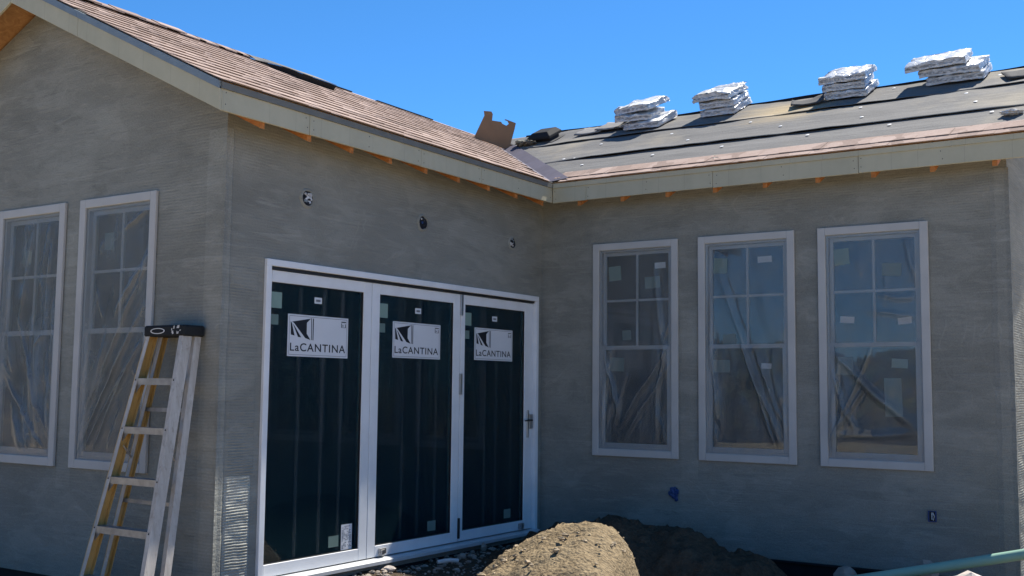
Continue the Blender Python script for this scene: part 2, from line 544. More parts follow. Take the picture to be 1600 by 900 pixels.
# ------------------------------------------------------------------ ground
def smooth01(t):
    t = max(0, min(1, t)); return t * t * (3 - 2 * t)
def ground_h(x, y):
    h = -.24
    # soil banked towards the door and the inner corner
    d = max(0, x) + 0 * y
    h += .13 * (1 - smooth01((x - .2) / 1.6)) * smooth01((y + 5.2) / 1.5) * (1 - smooth01((-x - .6) / .5))
    h += .05 * fbm(x * .8, y * .8) + .018 * fbm(x * 4, y * 4)
    return h
def grid_axis():
    a = [-900, -400, -150, -60, -25, -12]
    v = -9.0
    while v < 9: a.append(v); v += .12
    return a + [9, 12, 25, 60, 150, 400, 900]
ax = grid_axis()
gm = MB()
n = len(ax)
for j in range(n):
    for i in range(n):
        x, y = ax[i], ax[j] - 2
        far = max(abs(x), abs(y + 2))
        gm.v.append((x, y, ground_h(x, y) if far < 8.9 else -.24))
for j in range(n - 1):
    for i in range(n - 1):
        gm.f.append((j * n + i, j * n + i + 1, (j + 1) * n + i + 1, (j + 1) * n + i))
g = gm.build('ground', 'ground_dirt', None, smooth=True)
g['kind'] = 'structure'
sm = MB(); N = 120
for j in range(N + 1):
    for i in range(N + 1):
        x, y = .0 + 5.6 * i / N, -5.4 + 5.5 * j / N
        k = smooth01(min(i, N - i + 0, j, N - j + 0) / 8) if i > 0 else 1
        if i < 8: k = smooth01(min(j, N - j + 8) / 8)
        if j > N - 8: k = smooth01(min(N - i, 8) / 8)
        sm.v.append((x, y, ground_h(x, y) - .02 + .035 * k + .012 * k * fbm(x * 7, y * 7, 3)))
for j in range(N):
    for i in range(N):
        q = j * (N + 1) + i
        sm.f.append((q, q + 1, q + N + 2, q + N + 1))
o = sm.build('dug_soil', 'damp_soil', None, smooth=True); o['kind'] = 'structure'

# ------------------------------------------------------------------ trees at the back of the lot, behind the camera: mirrored in the gable windows
simple('leaves', (.055, .085, .03), .7, .4, scale=.8, bump=0)
lf = MB(); lr = random.Random(9)
for k in range(26):
    f = k / 15
    cx, cy = -34 + 28 * f + lr.uniform(-1, 1), -10 - 18 * min(f, 1.05) + lr.uniform(-1.5, 1.5)
    ht = lr.uniform(6.5, 9.5) if k < 11 else lr.uniform(2.6, 3.8)
    for q in range(1100):
        a, b = lr.uniform(0, 6.283), lr.uniform(-1, 1)
        rr_ = (lr.random() ** .4) * math.sqrt(max(0, 1 - b * b)) * 2.6
        p = Vector((cx + rr_ * math.cos(a), cy + rr_ * math.sin(a), ht * (.5 + .46 * b) - .2))
        d1 = Vector((lr.uniform(-1, 1), lr.uniform(-1, 1), lr.uniform(-1, 1))).normalized() * .28
        d2 = d1.cross(Vector((lr.uniform(-1, 1), lr.uniform(-1, 1), lr.uniform(-1, 1)))).normalized() * .22
        lf.poly([p - d1, p + d2, p + d1, p - d2])
o = lf.build('woodland', 'leaves')
o['kind'] = 'stuff'; o['label'] = 'dense green trees across the lot mirrored in the gable windows'

# ------------------------------------------------------------------ dirt mounds
def mound(name, x0, x1, y0, y1, hf, step, label, rough=.05, mat='dirt'):
    cx, cy = (x0 + x1) / 2, (y0 + y1) / 2
    m = MB()
    nx, ny = int((x1 - x0) / step) + 1, int((y1 - y0) / step) + 1
    for j in range(ny):
        for i in range(nx):
            x, y = x0 + i * step, y0 + j * step
            z = hf(x, y)
            a = rough * (.6 * fbm(x * 3, y * 3, 1) + .35 * fbm(x * 11, y * 11, 5, 3))
            clod = max(0, fnoise(x * 16, y * 16, 9) - .25) * .06
            z += (a + clod) * smooth01((z + .3) / .25)
            m.v.append((x - cx, y - cy, z + .24))
    for j in range(ny - 1):
        for i in range(nx - 1):
            m.f.append((j * nx + i, j * nx + i + 1, (j + 1) * nx + i + 1, (j + 1) * nx + i))
    o = m.build(name, mat, None, smooth=True)
    o.location = (cx, cy, -.24)
    tag(o, label, 'dirt pile', 'heaps of dug soil')
    return o
def interp(x, pts):
    if x <= pts[0][0]: return pts[0][1]
    for (a, b), (c, d) in zip(pts, pts[1:]):
        if x <= c: return b + (d - b) * smooth01((x - a) / (c - a)) if False else b + (d - b) * (x - a) / (c - a)
    return pts[-1][1]
def h_front(x, y):
    xs = x + .42 * (y + 3.0)
    prof = interp(xs, [(.3, -.5), (1.12, -.14), (1.34, .05), (1.6, .25), (1.9, .415), (2.1, .475), (2.33, .497), (2.46, .47), (2.55, .41), (2.62, .30), (2.70, .04), (2.80, -.5)])
    d = y + 3.0
    k = d / (.62 if d > 0 else 1.5)
    return -.5 + (prof + .5) * max(0, 1 - abs(k) ** 2.2 * .55)
mound('dirt_mound', .1, 3.6, -4.7, -2.1, h_front, .028, 'sunlit tan heap of dug soil in front of the folding doors', .065)
def h_back(x, y):
    prof = interp(x, [(-.1, -.4), (.5, .0), (1.1, .25), (1.55, .32), (1.95, .27), (2.3, .21), (2.62, .13), (2.95, -.02), (3.3, -.2), (3.6, -.5)])
    d = y + 1.25
    k = d / .75
    return -.45 + (prof + .45) * max(0, 1 - abs(k) ** 2.4 * .6)
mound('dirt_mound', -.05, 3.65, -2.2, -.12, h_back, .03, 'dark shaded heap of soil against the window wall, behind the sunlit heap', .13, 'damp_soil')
def h_right(x, y):
    d = math.hypot((x - 4.85) / 1.5, (y + 3.1) / .8)
    return -.4 + .66 * max(0, 1 - d ** 2 * .6)
mound('dirt_mound', 3.3, 6.3, -4.0, -2.2, h_right, .06, 'low soil heap at the bottom right corner carrying a pale stone', .05)

# ------------------------------------------------------------------ house
house = empty('house')
tag(house, 'single-storey house under construction with bare grey stucco walls and unfinished shingle roof', 'house')

L = 4.45           # length of door wall
SL = .485          # roof pitch
ANG = math.atan(SL); CA, SA = math.cos(ANG), math.sin(ANG)
EX = .33           # eave edge distance in front of walls
EZ = 3.60          # eave edge height (roof surface)
RBX = -2.30        # ridge of the gable wing
RCY = 2.12         # ridge of the window wing
RAKE_Y = -4.82
END_X = 4.90
def roofz_B(x): return EZ + SL * (EX - x)
def roofz_C(y): return EZ + SL * (y + EX)

def wall_panel(name, origin, u, width, z0, z1, holes, inward, th=.15, top=None, mat='stucco'):
    """rectangular wall with rectangular openings (u0,u1,za,zb); optional gable top polygon in (u,z)"""
    o = Vector(origin); u = Vector(u); inw = Vector(inward) * th
    us = sorted({0, width} | {h[0] for h in holes} | {h[1] for h in holes})
    zs = sorted({z0, z1} | {h[2] for h in holes} | {h[3] for h in holes})
    bm = bmesh.new()
    vmap = {}
    def V(a, z):
        k = (round(a, 5), round(z, 5))
        if k not in vmap: vmap[k] = bm.verts.new(o + u * a + Vector((0, 0, z)))
        return vmap[k]
    faces = []
    for a, b in zip(us, us[1:]):
        for c, d in zip(zs, zs[1:]):
            mu, mz = (a + b) / 2, (c + d) / 2
            if any(h[0] < mu < h[1] and h[2] < mz < h[3] for h in holes): continue
            faces.append(bm.faces.new((V(a, c), V(b, c), V(b, d), V(a, d))))
    if top:
        tp = [V(a, z1) for a in us] + [bm.verts.new(o + u * a + Vector((0, 0, z))) for a, z in top]
        faces.append(bm.faces.new(tp))
    ret = bmesh.ops.extrude_face_region(bm, geom=faces)
    for v in ret['geom']:
        if isinstance(v, bmesh.types.BMVert): v.co += inw
    bmesh.ops.recalc_face_normals(bm, faces=bm.faces)
    me = bpy.data.meshes.new(name); bm.to_mesh(me); bm.free()
    return link(name, me, mat, house)

DZ0, DZ1, DY0, DY1 = -.03, 2.44, -4.034, -.095
WZ0, WZ1 = .79, 2.97
WINC = [(.64, 1.603), (1.82, 2.791), (3.012, 3.992)]
WINA = [(-1.704, -.748), (-2.866, -1.907)]
IN = .05   # the opening is smaller than the outer trim
BOT = -.09
# gable wall, door wall, window wall, end wall, and the unseen back walls
wall_panel('wall', (-4.6, -L, 0), (1, 0, 0), 4.45, BOT, 3.45,
           [(a + 4.6 + IN, b + 4.6 - IN, WZ0 + IN, WZ1 - IN) for a, b in WINA], (0, 1, 0),
           top=[(4.45, roofz_B(-.15) - .09), (4.6 + RBX, roofz_B(RBX) - .09), (0, roofz_B(-.15) - .09)])
wall_panel('wall', (0, -L, 0), (0, 1, 0), L, BOT, roofz_B(0) - .10,
           [(DY0 + L + .03, DY1 + L - .03, DZ0, DZ1 - .03)], (-1, 0, 0))
wall_panel('wall', (-.15, 0, 0), (1, 0, 0), 4.64, BOT, roofz_C(0) - .10,
           [(a + .15 + IN, b + .15 - IN, WZ0 + IN, WZ1 - IN) for a, b in WINC], (0, 1, 0))
wall_panel('wall', (4.64, 0, 0), (0, 1, 0), 4.24, BOT, 3.45, [], (-1, 0, 0),
           top=[(4.24, roofz_C(0) - .12), (RCY, roofz_C(RCY) - .12), (0, roofz_C(0) - .12)])
wall_panel('wall', (-4.6, 4.24, 0), (1, 0, 0), 9.09, BOT, roofz_C(0) - .12, [], (0, -1, 0))
wall_panel('wall', (-4.6, -L + .15, 0), (0, 1, 0), L + 4.0, BOT, roofz_B(0) - .12, [], (1, 0, 0))
m = MB(); m.box((-4.5, -4.3, -.2), (-.06, 4.1, -.06)); m.box((-.058, .1, -.2), (4.5, 4.1, -.06)); m.build('floor', 'interior_dark', house)
m = MB()
m.box((-4.44, -4.28, 2.95 + .5), (-.16, 4.05, 3.5)); m.box((-.10, .17, 3.45), (4.47, 4.05, 3.5))
m.build('ceiling', 'interior_dark', house)
bx('partition', (-2.9, -4.2, -.06), (-2.8, 4.0, 3.44), 'interior_dark', house)
bx('partition', (-2.7, 2.9, -.06), (4.4, 3.0, 3.44), 'interior_dark', house)
m = MB()
m.box((-4.55, -L + .03, -.6), (-.03, -L + .12, BOT - .004)); m.box((-.12, -L + .03, -.6), (-.025, -.0, BOT - .004)); m.box((-.12, .02, -.6), (4.6, .12, BOT - .004)); m.box((4.5, .12, -.6), (4.6, 4.2, BOT - .004))
m.build('foundation', 'foundation_black', house)
m = MB()
m.box((0.003, -.02, BOT - .012), (4.66, -.022 + .03, BOT + .006))
m.build('weep_screed', 'dark_metal', house)

# corner bead: smooth lighter cement bands either side of the outer corner with nail bumps
def corner_bead(cx, cy, du, dv, wu, wv, z0, z1, seed):
    """L-shaped smooth band; du,dv unit vectors along the two faces (away from the corner)"""
    rr = random.Random(seed)
    m = MB(); du, dv = Vector(du), Vector(dv); c = Vector((cx, cy, 0))
    nu, nv = -dv, -du   # outward normals of face u and face v
    zs = [z0 + (z1 - z0) * k / 240 for k in range(241)]
    rows = []
    for z in zs:
        a = wu * (1 + .10 * fnoise(z * 2.2, seed)); b = wv * (1 + .12 * fnoise(z * 2.7, seed + 3))
        t = .009 + .003 * fnoise(z * 6, seed + 8)
        e = t + .007 + .006 * max(0, fnoise(z * 26, seed + 1))
        rows.append([c + du * a + nu * .0005, c + du * (a * .7) + nu * t, c + du * .02 + nu * t, c + (nu + nv) * e, c + dv * .02 + nv * t, c + dv * (b * .8) + nv * t, c + dv * b + nv * .0005])
    for k, row in enumerate(rows):
        for p in row: m.v.append((p.x, p.y, zs[k]))
    for k in range(240):
        for q in range(6):
            m.f.append((k * 7 + q, k * 7 + q + 1, (k + 1) * 7 + q + 1, (k + 1) * 7 + q))
    bm = bmesh.new(); me = m.mesh('x'); bm.from_mesh(me)
    bmesh.ops.recalc_face_normals(bm, faces=bm.faces)
    bm.to_mesh(me); bm.free()
    return link('corner_bead', me, 'smooth_cement', house)
corner_bead(0, -L, (-1, 0, 0), (0, 1, 0), .20, .07, BOT, 3.38, 1)
corner_bead(4.64, 0, (-1, 0, 0), (0, 1, 0), .14, .07, BOT, 3.38, 5)

# deeply raked scratch coat beside the door and on the end wall; its sunlit foot is painted lighter
def scratch_panel(org, u, nrm, wid, z0, z1, pitch_, amp, seed, mat='stucco'):
    m = MB(); org, u, nrm = Vector(org), Vector(u), Vector(nrm)
    cols = max(6, int(wid / .03)); rows = int((z1 - z0) / pitch_ * 4)
    for r_ in range(rows + 1):
        zz = z0 + (z1 - z0) * r_ / rows
        for q in range(cols + 1):
            a = wid * q / cols
            ph = r_ * math.pi / 2 + 2.2 * fnoise(a * 3, zz * 2, seed)
            brk = smooth01(.55 + 1.6 * fnoise(a * 6, zz * 9, seed + 4))
            hk = 1 if zz < .85 else max(.3, 1 - (zz - .85) * 1.2)
            e = .0025 + amp * hk * (.5 + .5 * math.sin(ph)) * (.35 + .65 * brk) + .002 * fnoise(a * 20, zz * 30, seed)
            if q in (0, cols) or r_ in (0, rows): e = -.002
            p = org + u * a + nrm * e
            m.v.append((p.x, p.y, zz))
    for r_ in range(rows):
        for q in range(cols):
            m.f.append((r_ * (cols + 1) + q, r_ * (cols + 1) + q + 1, (r_ + 1) * (cols + 1) + q + 1, (r_ + 1) * (cols + 1) + q))
    return m.build('scratch_coat', mat, house, smooth=False)
scratch_panel((0, -L + .075, 0), (0, 1, 0), (1, 0, 0), .27, BOT, .80, .021, .010, 2, 'sunlit_raked_coat')
scratch_panel((0, -L + .075, 0), (0, 1, 0), (1, 0, 0), .30, .805, 2.35, .021, .006, 3)
scratch_panel((4.64, .075, 0), (0, 1, 0), (1, 0, 0), 2.2, BOT, 3.3, .021, .008, 6)

# ------------------------------------------------------------------ rafter tails
def rafter_B(y):
    m = MB()
    m.prism([(-.02, y - .02, 3.50), (-.02, y - .02, roofz_B(-.02) - .035), (.296, y - .02, roofz_B(.296) - .035), (.296, y - .02, 3.345)], (0, .04, 0))
    m.build('rafter_tail', 'rafter_wood', house)
def rafter_C(x):
    m = MB()
    m.prism([(x - .02, .02, 3.50), (x - .02, .02, roofz_C(.02) - .035), (x - .02, -.296, roofz_C(-.296) - .035), (x - .02, -.296, 3.345)], (.04, 0, 0))
    m.build('rafter_tail', 'rafter_wood', house)
for k in range(9): rafter_B(-4.383 + .488 * k)
for k in range(9): rafter_C(.631 + .496 * k)
# frieze blocking between rafters, just in front of the wall head
bx('blocking', (-.03, -4.44, 3.52), (-.004 + .0, -.02, roofz_B(0) - .04), 'rafter_wood', house)
bx('blocking', (.02, .004, 3.52), (4.62, .03, roofz_C(0) - .04), 'rafter_wood', house)

# ------------------------------------------------------------------ fascia and rake boards
FB, FT = 3.39, 3.572
ys = [RAKE_Y + .022, -3.917, -2.531, -1.611, -.322]
for k, (a, b) in enumerate(zip(ys, ys[1:])):
    e = .0012 * (k % 2)
    bx('fascia_board', (.30, a + .0015, FB + .002 * (k % 2)), (.320 + e, b - .0015, FT), 'primed_board', house, .003)
xs = [.3215, .721, 2.106, 3.484, END_X - .02]
for k, (a, b) in enumerate(zip(xs, xs[1:])):
    e = .0012 * (k % 2)
    bx('fascia_board', (a + .0015, -.320 - e, FB + .002 * (k % 2)), (b - .0015, -.30, FT), 'primed_board', house, .003)
def nails(board, pts, axis):
    m = MB()
    for p in pts:
        p = Vector(p); m.tube([p, p + Vector(axis) * .0012], .0045, 6)
    m.build('nail_heads', 'dark_metal', board)['kind'] = 'stuff'
fbs = [o for o in house.children if o.name.startswith('fascia_board')]
nr = random.Random(5)
for o in fbs:
    xs_ = [v.co.x for v in o.data.vertices]; ys_ = [v.co.y for v in o.data.vertices]
    if max(xs_) - min(xs_) < .1:
        y0_, y1_ = min(ys_), max(ys_); k_ = int((y1_ - y0_) / .48)
        nails(o, [(max(xs_), y0_ + .03 + (y1_ - y0_ - .06) * q / max(1, k_) + nr.uniform(-.012, .012), FB + dz + nr.uniform(-.01, .01)) for q in range(k_ + 1) for dz in (.045, .125)], (1, 0, 0))
    else:
        x0_, x1_ = min(xs_), max(xs_); k_ = int((x1_ - x0_) / .48)
        nails(o, [(x0_ + .03 + (x1_ - x0_ - .06) * q / max(1, k_) + nr.uniform(-.012, .012), min(ys_), FB + dz + nr.uniform(-.01, .01)) for q in range(k_ + 1) for dz in (.045, .125)], (0, -1, 0))
# thin trim strip and metal drip edge on top of the fascias
bx('drip_edge', (.299, RAKE_Y + .01, 3.545), (.334, -.336, 3.592), 'drip_dark', house)
m = MB(); m.box((.336, -.334, 3.545), (END_X, -.299, 3.592)); m.build('drip_edge', 'primed_board', house)
# rake boards (right slope of the gable, then the left slope)
def rake(x0, x1, flip, parts):
    for a, b in parts:
        m = MB()
        def zt(x): return roofz_B(x if not flip else 2 * RBX - x)
        y = RAKE_Y
        m.prism([(a, y, zt(a) - .215), (b, y, zt(b) - .215), (b, y, zt(b) - .046), (a, y, zt(a) - .046)], (0, .022, 0))
        m.build('rake_board', 'primed_board', house, .002)
        m = MB()
        m.prism([(a, y - .014, zt(a) - .062), (b, y - .014, zt(b) - .062), (b, y - .014, zt(b) - .006), (a, y - .014, zt(a) - .006)], (0, .04, 0))
        m.build('drip_edge', 'galvanised', house)
rake(0, 0, False, [(.320, -1.35), (-1.353, RBX + .002)])
rake(0, 0, True, [(RBX - .002, -3.2), (-3.203, -4.92)])
# right end rake of the window wing
m = MB()
m.prism([(END_X - .02, -.30, roofz_C(-.30) - .215), (END_X - .02, RCY, roofz_C(RCY) - .215), (END_X - .02, RCY, roofz_C(RCY) - .05), (END_X - .02, -.30, roofz_C(-.30) - .05)], (.02, 0, 0))
m.build('rake_board', 'primed_board', house)

# ------------------------------------------------------------------ roof decks
def deck(name, pts, nrm, th=.03, off=-.032, mat='sheathing'):
    m = MB(); nrm = Vector(nrm)
    m.prism([Vector(p) + nrm * off for p in pts], nrm * th)
    return m.build(name, mat, house)
NB = Vector((SA, 0, CA)); NC = Vector((0, -SA, CA))
ZR = roofz_B(RBX); ZRC = roofz_C(RCY)
roofB = deck('roof', [(EX - .03, RAKE_Y + .024, roofz_B(EX - .03)), (EX - .03, -EX + .03, roofz_B(EX - .03)), (RBX, 2.3, ZR), (RBX, RAKE_Y + .024, ZR)], NB)
roofL = deck('roof', [(RBX - .001, RAKE_Y + .024, ZR), (RBX - .001, 4.6, ZR), (-4.93, 4.6, roofz_B(2 * RBX + 4.93)), (-4.93, RAKE_Y + .024, roofz_B(2 * RBX + 4.93))], (-SA, 0, CA))
roofC = deck('roof', [(EX - .03, -EX + .03, roofz_C(-EX + .03)), (END_X - .022, -EX + .03, roofz_C(-EX + .03)), (END_X - .022, RCY, ZRC), (-RCY, RCY, ZRC)], NC)
roofK = deck('roof', [(-RCY, RCY + .001, ZRC), (END_X - .022, RCY + .001, ZRC), (END_X - .022, 4.6, roofz_C(2 * RCY - 4.6)), (-RCY, 4.6, roofz_C(2 * RCY - 4.6))], (0, SA, CA), mat='felt')
# black paper under the shingles on the gable wing
def sheet_on(parent, pts, nrm, th, mat, name, off=0.0):
    m = MB(); nrm = Vector(nrm)
    m.prism([Vector(p) + nrm * off for p in pts], nrm * th)
    return m.build(name, mat, parent)
sheet_on(roofB, [(EX - .01, RAKE_Y + .01, roofz_B(EX - .01)), (EX - .01, -EX + .02, roofz_B(EX - .01)), (RBX + .01, 2.28, roofz_B(RBX + .01)), (RBX + .01, RAKE_Y + .01, roofz_B(RBX + .01))], NB, .004, 'felt_dark', 'underlayment', -.001)
sheet_on(roofL, [(RBX - .01, RAKE_Y + .01, roofz_B(RBX + .01)), (RBX - .01, 4.55, roofz_B(RBX + .01)), (-4.92, 4.55, roofz_B(2 * RBX + 4.92)), (-4.92, RAKE_Y + .01, roofz_B(2 * RBX + 4.92))], (-SA, 0, CA), .006, 'felt_dark', 'underlayment', -.001)

# ------------------------------------------------------------------ shingles
EXPO = .215
SHL = 1.12
def shingle_mesh(length, seed, slant=0.0, depth=EXPO + .05, tk=.0062):
    """u along the course, v up the slope; irregular laminated tabs"""
    rr = random.Random(seed)
    m = MB()
    def slab(a, b, v0, v1, h0, h1, base, sl_b=0.0):
        # h0 thickness at lower edge, h1 at upper
        e0, e1 = b + sl_b * v0, b + sl_b * v1
        P = [(a, v0, base), (e0, v0, base), (e1, v1, base * .2), (a, v1, base * .2),
             (a, v0, base + h0), (e0, v0, base + h0), (e1, v1, base * .2 + h1), (a, v1, base * .2 + h1)]
        i = len(m.v); m.v.extend(P)
        m.f.extend([tuple(i + k for k in q) for q in ((0, 3, 2, 1), (4, 5, 6, 7), (0, 1, 5, 4), (1, 2, 6, 5), (2, 3, 7, 6), (3, 0, 4, 7))])
    slab(.002, length - .002, .0, depth, tk, .002, .0035, slant)
    u = rr.uniform(.02, .12)
    while u < length - .08:
        w = rr.uniform(.18, .46)
        e = min(u + w, length - .004)
        slab(u, e, -.003 - rr.uniform(0, .004), EXPO + .004, tk * .6, .001, .0035 + tk, 0)
        u = e + rr.uniform(.05, .22)
    return m.mesh('shingle')
variants = [shingle_mesh(SHL, 100 + k) for k in range(10)]
for v in variants: v.materials.append(MAT['shingle'])
def basis(u, v, n, o):
    mt = Matrix((Vector(u), Vector(v), Vector(n))).transposed().to_4x4()
    mt.translation = Vector(o)
    return mt
vB = Vector((-CA, 0, SA)); vC = Vector((0, CA, SA))
slopeB = (EX - RBX) / CA
ncourse = int(slopeB / EXPO)
srng = random.Random(77)
def put_shingle(me, mt, parent):
    o = bpy.data.objects.new('shingle', me); COL.objects.link(o)
    o.parent = parent; o.matrix_basis = mt
    return o
for c in range(ncourse + 1):
    v = c * EXPO
    t = v * CA
    if EX + .012 - t < RBX + .05: break
    o0 = Vector((EX + .012 - t, 0, roofz_B(EX + .012 - t))) + NB * .004
    y = RAKE_Y - .018 + srng.uniform(-.006, .006)
    yend = t - EX - .03 - .06        # cut line beside the valley
    first = -(c * .37 % 1.0) * SHL
    a = y + first
    while a < yend - .02:
        s, e = max(a, y), min(a + SHL, yend)
        top_gap = c >= ncourse - 2
        if top_gap and s < -1.40 and e > -2.2 and c >= ncourse - 1:
            # the uppermost course is missing here
            if s < -2.15: e = -2.15
            elif e > -1.40: s = -1.40
            else: a += SHL; continue
        if e - s > .06:
            if e - s > SHL - 1e-4:
                me = variants[srng.randrange(len(variants))]
            else:
                me = shingle_mesh(e - s, srng.randrange(9999), slant=CA if e == yend else 0.0)
                me.materials.append(MAT['shingle'])
            rot = Matrix.Rotation(srng.uniform(-.003, .003), 4, 'Z') @ Matrix.Rotation(srng.uniform(-.010, .004), 4, 'X')
            put_shingle(me, basis((0, 1, 0), vB, NB, o0 + Vector((0, s, 0)) + NB * srng.uniform(0, .001)) @ rot, roofB)
        a += SHL
# ridge caps on the near part of the gable ridge and past the gap
def ridge_cap(y, ln, lift, parent):
    m = MB()
    w = .15; s = Vector((0, 0, 1))
    for sg in (1, -1):
        e = Vector((RBX + sg * w * CA, 0, ZR - w * SA + .028 + lift)); r_ = Vector((RBX, 0, ZR + .034 + lift))
        m.prism([(r_.x, y, r_.z), (e.x, y, e.z), (e.x, y, e.z + .011), (r_.x, y, r_.z + .011)], (0, ln, .0))
    m.build('ridge_cap', 'shingle', parent)
k = 0
y = RAKE_Y - .01
while y < -2.3:
    ridge_cap(y, .32, .016 * (1 - (k % 2) * .5) if y < -3.3 else .0, roofB); y += .24; k += 1
for y in (-1.30, -.60, .1): pass
# loose underlayment sheet bridging the missing courses at the ridge; a black strip paints the shade under its open edge
top, fr = MB(), MB()
nu = 24
for i in range(nu + 1):
    f = i / nu
    yy = -2.25 + .83 * f
    reach = .20 + .34 * smooth01(f / .35)
    lift = .012 + .050 * smooth01(f / .25) + .006 * fnoise(yy * 4, 2)
    xe = RBX + reach
    p = Vector((xe, yy, roofz_B(xe))) + NB * (lift + .012)
    m_ = Vector((RBX + reach * .5, yy, roofz_B(RBX + reach * .5))) + NB * (.035 + lift * .5)
    r_ = Vector((RBX - .02, yy, ZR + .045))
    q_ = Vector((xe - .015, yy, roofz_B(xe - .015))) + NB * .006
    top.v += [tuple(p), tuple(m_), tuple(r_)]
    fr.v += [tuple(q_), tuple(p + NB * -.003)]
for i in range(nu):
    for j in range(2):
        q = i * 3 + j
        top.f.append((q, q + 3, q + 4, q + 1))
    fr.f.append((2 * i, 2 * i + 2, 2 * i + 3, 2 * i + 1))
o = top.build('loose_felt', 'felt', roofB); md = o.modifiers.new('thick', 'SOLIDIFY'); md.thickness = .005; md.offset = 1
o = fr.build('felt_slot_shade', 'black_felt_and_shade', roofB); md = o.modifiers.new('thick', 'SOLIDIFY'); md.thickness = .004  # black strip standing in for shade below the lifted sheet
# thin black paper edge sticking up past the ridge
bx('ridge_paper', (RBX - .02, -1.36, ZR + .012), (RBX + .015, -.55, ZR + .026), 'black_felt_and_shade', roofB)
bx('ridge_paper', (RBX - .02, -.1, ZR + .010), (RBX + .015, 1.0, ZR + .024), 'black_felt_and_shade', roofB)
# two starter courses along the eave of the window wing
for c, (vv) in enumerate((-.002, .135)):
    t = vv * CA
    o0 = Vector((0, -EX - .012 + t, roofz_C(-EX - .012 + t))) + NC * (.006 + .004 * c)
    a = EX + .05 - t - .5 * c
    while a < END_X + .01:
        s, e = max(a, EX + .07 - t), min(a + SHL, END_X + .012)
        if e - s > .05:
            if e - s > SHL - 1e-4: me = variants[srng.randrange(len(variants))]
            else:
                me = shingle_mesh(e - s, srng.randrange(9999)); me.materials.append(MAT['shingle'])
            put_shingle(me, basis((1, 0, 0), vC, NC, o0 + Vector((s, 0, 0))) @ Matrix.Rotation(srng.uniform(-.004, .004), 4, 'Z'), roofC)
        a += SHL

# ------------------------------------------------------------------ roofing felt courses on the window wing
def felt_strip(y0, y1, k, lift):
    """one lapped course; lower edge buckles up a little"""
    m = MB(); nu, nv = 110, 14
    def xl(y): return -y + .17
    for i in range(nu + 1):
        for j in range(nv + 1):
            s = j / nv
            y = y0 + (y1 - y0) * s
            x0_ = xl(y)
            x = x0_ + (END_X - x0_) * i / nu
            yy = y + (.035 * fnoise(x * .6, k * 3.1) + .012 * fnoise(x * 2.6, k)) * (1 - s)
            lf_ = smooth01(i / 12)
            e = .005 + .004 * k + lf_ * lift * (1 - s) ** 7 * (.65 + .8 * fnoise(x * .9, k * 1.7 + 4)) + .011 * fnoise(x * 1.7, y * 3, k) + .005 * fnoise(x * 5, y * 6, k + 2)
            p = Vector((x, yy, roofz_C(yy))) + NC * max(.004, e)
            m.v.append(tuple(p))
    for i in range(nu):
        for j in range(nv):
            q = i * (nv + 1) + j
            m.f.append((q, q + nv + 1, q + nv + 2, q + 1))
    o = m.build('felt_course', 'felt', roofC, smooth=True)
    md = o.modifiers.new('thick', 'SOLIDIFY'); md.thickness = .004; md.offset = -1
    return o
felt_strip(-.10, .62, 0, .006)
felt_strip(.53, 1.52, 1, .024)
felt_strip(1.44, RCY + .05, 2, .018)
# felt rolled a little over the ridge: a dark wavy lip
m = MB()
for i in range(61):
    x = -1.6 + (END_X + 1.6) * i / 60
    w = .03 + .03 * fnoise(x * 1.1, 9)
    p = Vector((x, RCY + .03, ZRC + .010)); q = Vector((x, RCY + .02 + w * .2, ZRC + .02 + max(.0, w)))
    m.v += [tuple(p), tuple(q)]
for i in range(60): m.f.append((2 * i, 2 * i + 2, 2 * i + 3, 2 * i + 1))
o = m.build('felt_lip', 'black_felt_and_shade', roofC); md = o.modifiers.new('thick', 'SOLIDIFY'); md.thickness = .005
# white plastic cap nails
cap = MB()
cap.tube([(0, 0, 0), (0, 0, .003), (0, 0, .005)], [.019, .019, .008], 10)
cap_me = cap.mesh('cap_nail'); cap_me.materials.append(MAT['cap_white'])
for x, y in [(.974, 1.2), (.1, 1.14), (1.163, .322), (1.936, .327), (1.883, 1.268), (3.069, 1.288), (4.095, 1.304), (2.804, .38), (3.58, .398), (4.47, .418), (3.227, 2.02), (-.1, .62), (.05, .60), (.35, .25), (.55, 1.7), (2.35, .9), (3.2, .85), (1.35, .8), (4.25, .9), (2.6, 1.95), (4.3, 1.95)]:
    o = bpy.data.objects.new('cap_nail', cap_me); COL.objects.link(o); o.parent = roofC
    o.matrix_basis = basis((1, 0, 0), vC, NC, Vector((x, y, roofz_C(y))) + NC * .014)
# valley flashing
m = MB()
def vp(t, side, off):
    # t: plan distance along the valley from the eave corner
    x, y = EX - .04 - t, -EX + .04 + t
    if side == 0: return Vector((x, y, EZ + SL * (t + .04) + .010))
    if side > 0: xx = x + off; return Vector((xx, y, roofz_C(y))) + NC * .030
    yy = y - off; return Vector((x, yy, roofz_B(x))) + NB * .012
N = 24
for i in range(N + 1):
    t = 1.95 * i / N
    w = .215 + .012 * fnoise(t * 3, 2)
    m.v += [tuple(vp(t, -1, .10)), tuple(vp(t, 0, 0)), tuple(vp(t, 1, w))]
for i in range(N):
    for j in range(2):
        q = i * 3 + j
        m.f.append((q, q + 1, q + 4, q + 3))
o = m.build('valley_flashing', 'valley_metal', roofC); md = o.modifiers.new('thick', 'SOLIDIFY'); md.thickness = .003

